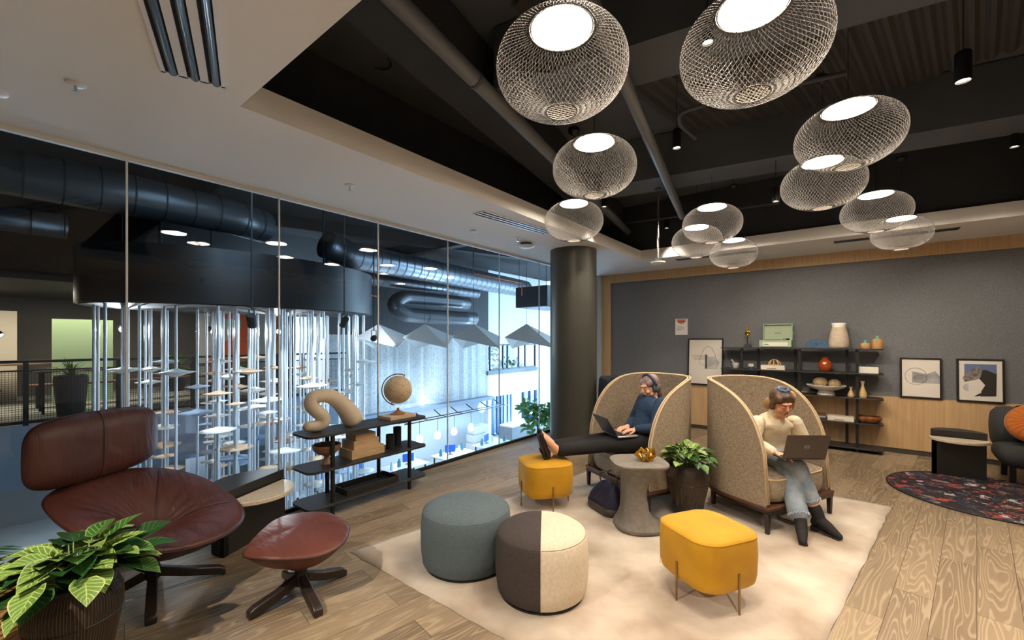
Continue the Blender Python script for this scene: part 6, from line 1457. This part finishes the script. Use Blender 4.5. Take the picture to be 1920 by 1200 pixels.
MB().box((-0.035, -0.002, 0.11), (0.05, 0.0, 0.12), Ml).build('lid_lettering', mat('letter_grey', (90, 96, 84), 0.6), t)
MB().tube([(0.21, 0.1, 0.2), (0.235, 0.09, 0.235), (0.215, 0.1, 0.25)], 0.004, 6).build('latch', M_alu, t)
for x in (-0.17, 0.17): MB().cyl((x, -0.1, 0), 0.012, 0.01, 10).build('foot', M_black, t)
# blue half round desk clock
t = thing('desk_clock', 'blue half round table clock on the top shelf beside the record player', 'clock', (-0.345, 7.86, sh(0)))
MB().prism([(0.155*math.cos(R(a)), 0.135*math.sin(R(a))) for a in range(0, 181, 6)], -0.03, 0.03, Matrix(((1, 0, 0, 0), (0, 0, -1, 0), (0, 1, 0, 0), (0, 0, 0, 1)))).build('body', mat('clock_blue', (54, 84, 112), 0.6, rgb2=(70, 102, 132), vscale=20), t, bevel=0.004)
b = MB(); b.bar((0, -0.034, 0.05), (0.03, -0.034, 0.035), 0.006, 0.003, up=(0, 1, 0)); b.bar((0, -0.034, 0.05), (-0.018, -0.034, 0.075), 0.006, 0.003, up=(0, 1, 0)); b.build('clock_hands', M_black, t)
# big vase, bottles
M_stone = mat('vase_stone', (206, 190, 170), 0.75, rgb2=(186, 168, 146), vscale=14, stretch=(1, 1, 5), bump=0.2, bscale=40)
t = thing('ceramic_vase', 'tall pale ceramic vase with a white neck on the top shelf', 'vase', (-0.085, 7.86, sh(0)))
MB().lathe([(0, 0), (0.10, 0), (0.118, 0.015), (0.122, 0.06), (0.118, 0.14), (0.10, 0.24), (0.082, 0.305)], 48).build('body', M_stone, t, smooth=True)
MB().lathe([(0.082, 0.305), (0.078, 0.325), (0.088, 0.37), (0.08, 0.37), (0.07, 0.33), (0, 0.32)], 48).build('neck', mat('glaze_white', (232, 228, 218), 0.4), t, smooth=True)
M_tan = mat('clay_tan', (176, 134, 84), 0.6); M_teal = mat('glaze_teal', (112, 176, 160), 0.4)
for x, h_, r_, lab in ((0.215, 0.085, 0.058, 'small squat tan pot with a teal glazed stopper on the top shelf'), (0.345, 0.145, 0.062, 'taller tan pot with dripping teal glaze at the right end of the top shelf')):
    t = thing('glazed_pot', lab, 'pot', (x, 7.84, sh(0)))
    MB().lathe([(0, 0), (r_*0.95, 0), (r_, 0.01), (r_, h_*0.75), (r_*0.8, h_*0.93), (r_*0.3, h_), (0, h_)], 36).build('body', M_tan, t, smooth='auto')
    b = MB(); b.lathe([(r_*0.32, h_*0.98), (r_*0.3, h_+0.02), (r_*0.38, h_+0.035), (0, h_+0.035)], 20); b.build('stopper', M_teal, t, smooth='auto')
    MB().tube([(-0.01, -r_*0.35, h_*0.98), (-0.012, -r_*0.83, h_*0.9), (-0.012, -r_*1.0, h_*0.6)], [0.006, 0.006, 0.004], 6).build('glaze_drip', M_teal, t, smooth=True)
# second tier
M_marb = mat('marble', (214, 210, 204), 0.35, rgb2=(176, 172, 168), vscale=18)
t = thing('mortar', 'small marble mortar with a pestle at the left of the second tier', 'mortar', (-1.44, 7.83, sh(1)))
MB().lathe([(0, 0), (0.035, 0), (0.04, 0.01), (0.052, 0.05), (0.056, 0.085), (0.048, 0.085), (0.04, 0.03), (0, 0.02)], 30).build('mortar_bowl', M_marb, t, smooth='auto')
MB().tube([(0.01, 0, 0.04), (-0.045, 0, 0.115), (-0.06, 0, 0.14)], [0.012, 0.009, 0.012], 10).build('pestle', M_marb, t, smooth=True)
t = thing('cup', 'white cup with a dark blue base band on the second tier', 'cup', (-1.215, 7.83, sh(1)))
MB().lathe([(0, 0.035), (0.038, 0.035), (0.04, 0.08), (0.036, 0.08), (0.034, 0.04), (0, 0.04)], 28).build('cup_body', M_ivory, t, smooth='auto'); MB().lathe([(0, 0), (0.036, 0), (0.038, 0.035), (0, 0.035)], 28).build('blue_band', mat('cobalt', (44, 66, 120), 0.5), t, smooth='auto')
b = MB()
for x in (-0.012, 0.008): b.box((x, -0.0405, 0.052), (x+0.008, -0.037, 0.066))
b.build('print', M_slotd, t)
def book(x0, x1, y0, y1, z, hh, m, lab, spine=None, page=None, group=None, rz=0):
    t = thing('book', lab, 'book', ((x0+x1)/2, (y0+y1)/2, z), rz, group); a, c = (x1-x0)/2, (y1-y0)/2
    MB().box((-a+0.003, -c+0.003, 0.003), (a-0.003, c-0.001, hh-0.003)).build('pages', page or mat('paper', (232, 226, 212), 0.9), t)
    b = MB(); b.box((-a, -c, 0), (a, c, 0.003)); b.box((-a, -c, hh-0.003), (a, c, hh)); b.box((-a, -c, 0.003), (a, -c+0.003, hh-0.003)); b.build('cover', m, t)
    if spine: MB().box((-a*0.5, -c-0.0006, hh*0.35), (a*0.3, -c, hh*0.6)).build('spine_title', spine, t)
    return t
M_cov = mat('cover_cream', (222, 214, 196), 0.7); M_covd = mat('cover_dark', (52, 44, 44), 0.6); M_covr = mat('cover_brown', (108, 70, 56), 0.6); M_covb = mat('cover_greyblue', (150, 156, 170), 0.6)
book(-1.07, -0.745, 7.78, 7.96, sh(1), 0.035, M_cov, 'lower cream book of the pair on the second tier', M_slotd)
book(-1.07, -0.75, 7.78, 7.96, sh(1)+0.035, 0.03, M_cov, 'upper cream book of the pair on the second tier')
t = thing('rattan_arch', 'small bentwood half dome standing on the two cream books', 'ornament', (-0.895, 7.87, sh(1)+0.065))
M_ratt = mat('rattan', (206, 168, 118), 0.6)
b = MB()
for k in range(4):
    a_ = k*PI/4; b.tube([(0.085*math.cos(R(q))*math.cos(a_), 0.085*math.cos(R(q))*math.sin(a_), 0.006+0.085*math.sin(R(q))) for q in range(0, 181, 12)], 0.006, 8)
b.build('ribs', M_ratt, t, smooth=True); MB().tube([(0.085*math.cos(R(a)), 0.085*math.sin(R(a)), 0.006) for a in range(0, 360, 12)], 0.006, 8, closed=True).build('base_ring', M_ratt, t, smooth=True)
lathe_thing('glazed_vase', 'round amber red glazed vase on the second tier', 'vase', -0.245, 7.85, sh(1), [(0, 0), (0.045, 0), (0.075, 0.03), (0.09, 0.085), (0.082, 0.13), (0.055, 0.165), (0.04, 0.185), (0.048, 0.21), (0.038, 0.21), (0.03, 0.185), (0, 0.17)], mat('glaze_amber', (142, 56, 22), 0.12, rgb2=(168, 78, 30), vscale=6, coat=0.6))
tag(MB().box((-0.11, -0.08, 0), (0.11, 0.08, 0.085)).build('white_box', M_ivory, bevel=0.003, loc=(0.245, 7.86, sh(1))), 'white rectangular box at the right end of the second tier', 'box')
# third tier
lathe_thing('footed_bowl', 'wide white footed bowl holding two round balls on the third tier', 'bowl', -0.235, 7.86, sh(2), [(0, 0), (0.105, 0), (0.112, 0.01), (0.095, 0.05), (0.09, 0.07), (0.15, 0.085), (0.225, 0.12), (0.245, 0.148), (0.235, 0.152), (0.20, 0.13), (0.10, 0.10), (0, 0.097)], mat('glaze_white', (232, 228, 218), 0.4), 52)
M_moss = mat('ball_beige', (178, 156, 122), 0.9, rgb2=(150, 126, 94), vscale=26, bump=0.4, bscale=60)
for x, r_, lab in ((-0.305, 0.092, 'larger left beige ball in the white footed bowl'), (-0.135, 0.078, 'smaller right beige ball in the white footed bowl')):
    tag(MB().ball((0, 0, 0), r_, 28, (1, 1, 0.86)).build('decorative_ball', M_moss, smooth=True, loc=(x, 7.86, sh(2)+0.100+r_*0.86+0.007)), lab, 'ball')
M_pine = mat('pine_vase', (206, 178, 128), 0.5, rgb2=(188, 156, 104), vscale=6, stretch=(1, 1, 6))
vp = [(0, 0), (0.6, 0), (0.72, 0.1), (0.7, 0.25), (0.42, 0.5), (0.2, 0.72), (0.24, 0.85), (0.42, 1.0), (0.3, 1.0), (0.1, 0.85), (0, 0.8)]
for x, h_, r_, lab in ((0.055, 0.145, 0.055, 'shorter slim waisted wooden vase on the third tier'), (0.185, 0.235, 0.068, 'taller slim waisted wooden vase on the third tier')):
    lathe_thing('wooden_vase', lab, 'vase', x, 7.80, sh(2), [(r*r_, z*h_) for r, z in vp], M_pine, 28)
# fourth tier
for k, (m, lab, z, hh) in enumerate(((M_covd, 'bottom dark book of the mixed stack on the fourth tier', 0, 0.022), (M_covb, 'middle pale grey book of the mixed stack on the fourth tier', 0.022, 0.025), (M_covr, 'top brown book of the mixed stack on the fourth tier', 0.047, 0.022))):
    book(-0.42, -0.235, 7.78, 7.96, sh(3)+z, hh, m, lab)
book(-0.215, 0.09, 7.77, 7.97, sh(3), 0.03, M_cov, 'lower cream book of the pair on the fourth tier', M_slotd)
book(-0.215, 0.085, 7.77, 7.97, sh(3)+0.03, 0.028, M_cov, 'upper cream book of the pair on the fourth tier')
t = thing('wooden_bowl', 'dark carved wooden bowl at the right end of the fourth tier', 'bowl', (0.245, 7.86, sh(3)))
rings = []
rnd = random.Random(4)
for z, s_ in ((0, 0.10), (0.01, 0.12), (0.05, 0.145), (0.085, 0.15), (0.092, 0.14), (0.06, 0.12), (0.03, 0.09)):
    rings.append([V(s_*(1+0.05*math.sin(5*a/36*2*PI+z*30))*math.cos(2*PI*a/36), 0.75*s_*(1+0.05*math.sin(5*a/36*2*PI+z*30))*math.sin(2*PI*a/36), z+0.006*math.sin(3*2*PI*a/36)*(z > 0.05)) for a in range(36)])
MB().loft(rings).build('carved_body', mat('root_wood', (92, 48, 28), 0.4, rgb2=(150, 92, 48), vscale=22, bump=0.6, bscale=50), t, smooth=True)

# ---------------------------------------------------------------- framed art and notice
M_frame = mat('frame_black', (24, 20, 19), 0.4); M_artp = mat('art_paper', (212, 206, 196), 0.6)
def framed(name, lab, x0, x1, z0, z1, lean=R(3.5), fw=0.022):
    t = thing(name, lab, 'picture', ((x0+x1)/2, 8.03-0.0, z0)); w_ = x1-x0; h_ = z1-z0
    t.location.y = 8.075-math.sin(lean)*h_-0.022; t.rotation_euler.x = -lean
    b = MB()
    for lo_, hi_ in (((-w_/2, -0.012, 0), (-w_/2+fw, 0.012, h_)), ((w_/2-fw, -0.012, 0), (w_/2, 0.012, h_)), ((-w_/2+fw, -0.012, 0), (w_/2-fw, 0.012, fw)), ((-w_/2+fw, -0.012, h_-fw), (w_/2-fw, 0.012, h_))): b.box(lo_, hi_)
    b.build('frame', M_frame, t, bevel=0.002); MB().box((-w_/2+fw, 0.0, fw), (w_/2-fw, 0.006, h_-fw)).build('print_sheet', M_artp, t)
    return t, w_, h_
def flat(t, poly, m, name, dep=-0.002):
    return MB().prism(poly, 0, 0.001, Matrix(((1, 0, 0, 0), (0, 0, -1, dep), (0, 1, 0, 0), (0, 0, 0, 1)))).build(name, m, t)
def linew(t, pts, r, m, name, closed=False): return MB().tube([(x, -0.0015, z) for x, z in pts], r, 4, closed=closed).build(name, m, t)
M_ink = mat('ink_grey', (70, 70, 72), 0.7); M_ink2 = mat('ink_mid', (120, 120, 122), 0.7, rgb2=(176, 176, 176), vscale=5); M_ink3 = mat('ink_soft', (150, 150, 152), 0.7, rgb2=(196, 196, 194), vscale=4)
t, w_, h_ = framed('framed_print', 'tall framed abstract line drawing with a thin loop, left of the shelf unit', -2.255, -1.67, 0.79, 1.615)
def U(u_, v_): return ((u_-0.5)*w_, v_*h_)
linew(t, [U(0.32+0.0, 0.45), U(0.36, 0.60), U(0.45, 0.76), U(0.55, 0.84), U(0.68, 0.80), U(0.78, 0.65), U(0.80, 0.55), U(0.70, 0.44), U(0.52, 0.41), U(0.40, 0.44)], 0.0022, M_ink, 'loop_line', True)
for k in range(5): linew(t, [U(0.09+0.02*k, 0.635-0.022*k), U(0.55, 0.635-0.022*k)], 0.0018, M_ink, 'stroke')
flat(t, [U(0.50, 0.35), U(0.555, 0.35), U(0.555, 0.655), U(0.50, 0.655)], M_ink, 'dark_bar', -0.003)
flat(t, [U(0.555, 0.35), U(0.84, 0.35), U(0.90, 0.50), U(0.76, 0.62), U(0.62, 0.60), U(0.555, 0.64)], M_ink3, 'grey_wash', -0.0012)
t, w_, h_ = framed('framed_print', 'square framed abstract drawing of overlapping loops, right of the shelf unit', 0.592, 1.011, 0.79, 1.345)
flat(t, [U(0.30, 0.38), U(0.95, 0.38), U(0.95, 0.56), U(0.84, 0.69), U(0.66, 0.60), U(0.54, 0.62), U(0.30, 0.66)], M_ink2, 'grey_wash', -0.001)
linew(t, [((0.34-0.5)*w_+0.11*math.cos(R(a))*1.0+0.02, 0.54*h_+0.115*math.sin(R(a))) for a in range(0, 360, 12)], 0.0018, M_ink, 'loop_line', True)
linew(t, [((0.50-0.5)*w_+0.065*math.cos(R(a)), 0.48*h_+0.05*math.sin(R(a))) for a in range(0, 360, 12)], 0.0018, M_ink, 'loop_line', True)
t, w_, h_ = framed('framed_print', 'framed dark collage print with blue sky at the far right of the felt wall', 1.146, 1.572, 0.785, 1.345)
flat(t, [U(0.17, 0.62), U(0.17, 0.88), U(0.84, 0.88), U(0.84, 0.66), U(0.62, 0.72), U(0.5, 0.6)], mat('art_sky', (92, 108, 146), 0.6), 'sky_patch', -0.001)
flat(t, [U(0.50, 0.74), U(0.62, 0.75), U(0.84, 0.66), U(0.82, 0.16), U(0.5, 0.14), U(0.52, 0.26), U(0.60, 0.40), U(0.48, 0.55)], mat('art_dark', (34, 30, 22), 0.6), 'dark_shape', -0.002)
flat(t, [U(0.13, 0.54), U(0.17, 0.62), U(0.35, 0.76), U(0.48, 0.84), U(0.54, 0.72), U(0.50, 0.56), U(0.40, 0.52), U(0.30, 0.50), U(0.18, 0.46)], mat('art_bronze', (56, 56, 58), 0.5, rgb2=(150, 140, 130), vscale=24), 'mottled_shape', -0.003)
flat(t, [(-0.105+0.05*math.cos(R(a)), 0.335*h_+0.05*math.sin(R(a))) for a in range(90, 271, 12)], M_ink3, 'half_disc', -0.003)
flat(t, [U(0.36, 0.13), U(0.52, 0.16), U(0.50, 0.22)], mat('art_dark', (34, 30, 22), 0.6), 'dark_tip', -0.003)
t = thing('wall_notice', 'small printed notice with a red heading pinned on the felt wall', 'notice', (-2.385, 8.084, 1.68))
MB().box((-0.11, -0.003, 0), (0.11, 0.001, 0.295)).build('sheet', mat('paper_white', (226, 222, 216), 0.6), t)
flat(t, [(0.085*math.cos(R(a)), 0.285-0.085*abs(math.sin(R(a)))) for a in range(0, 181, 15)], mat('notice_red', (214, 130, 110), 0.6), 'red_half_disc', -0.0035)
for k in range(3): flat(t, [(-0.06+0.042*k, 0.235), (-0.03+0.042*k, 0.235), (-0.03+0.042*k, 0.26), (-0.06+0.042*k, 0.26)], M_slotd, 'heading_block', -0.005)
for k, l_ in enumerate((0.08, 0.14, 0.15, 0.13, 0.09)): flat(t, [(-0.09, 0.155-0.018*k), (-0.09+l_, 0.155-0.018*k), (-0.09+l_, 0.161-0.018*k), (-0.09, 0.161-0.018*k)], M_ink2, 'text_line', -0.0035)
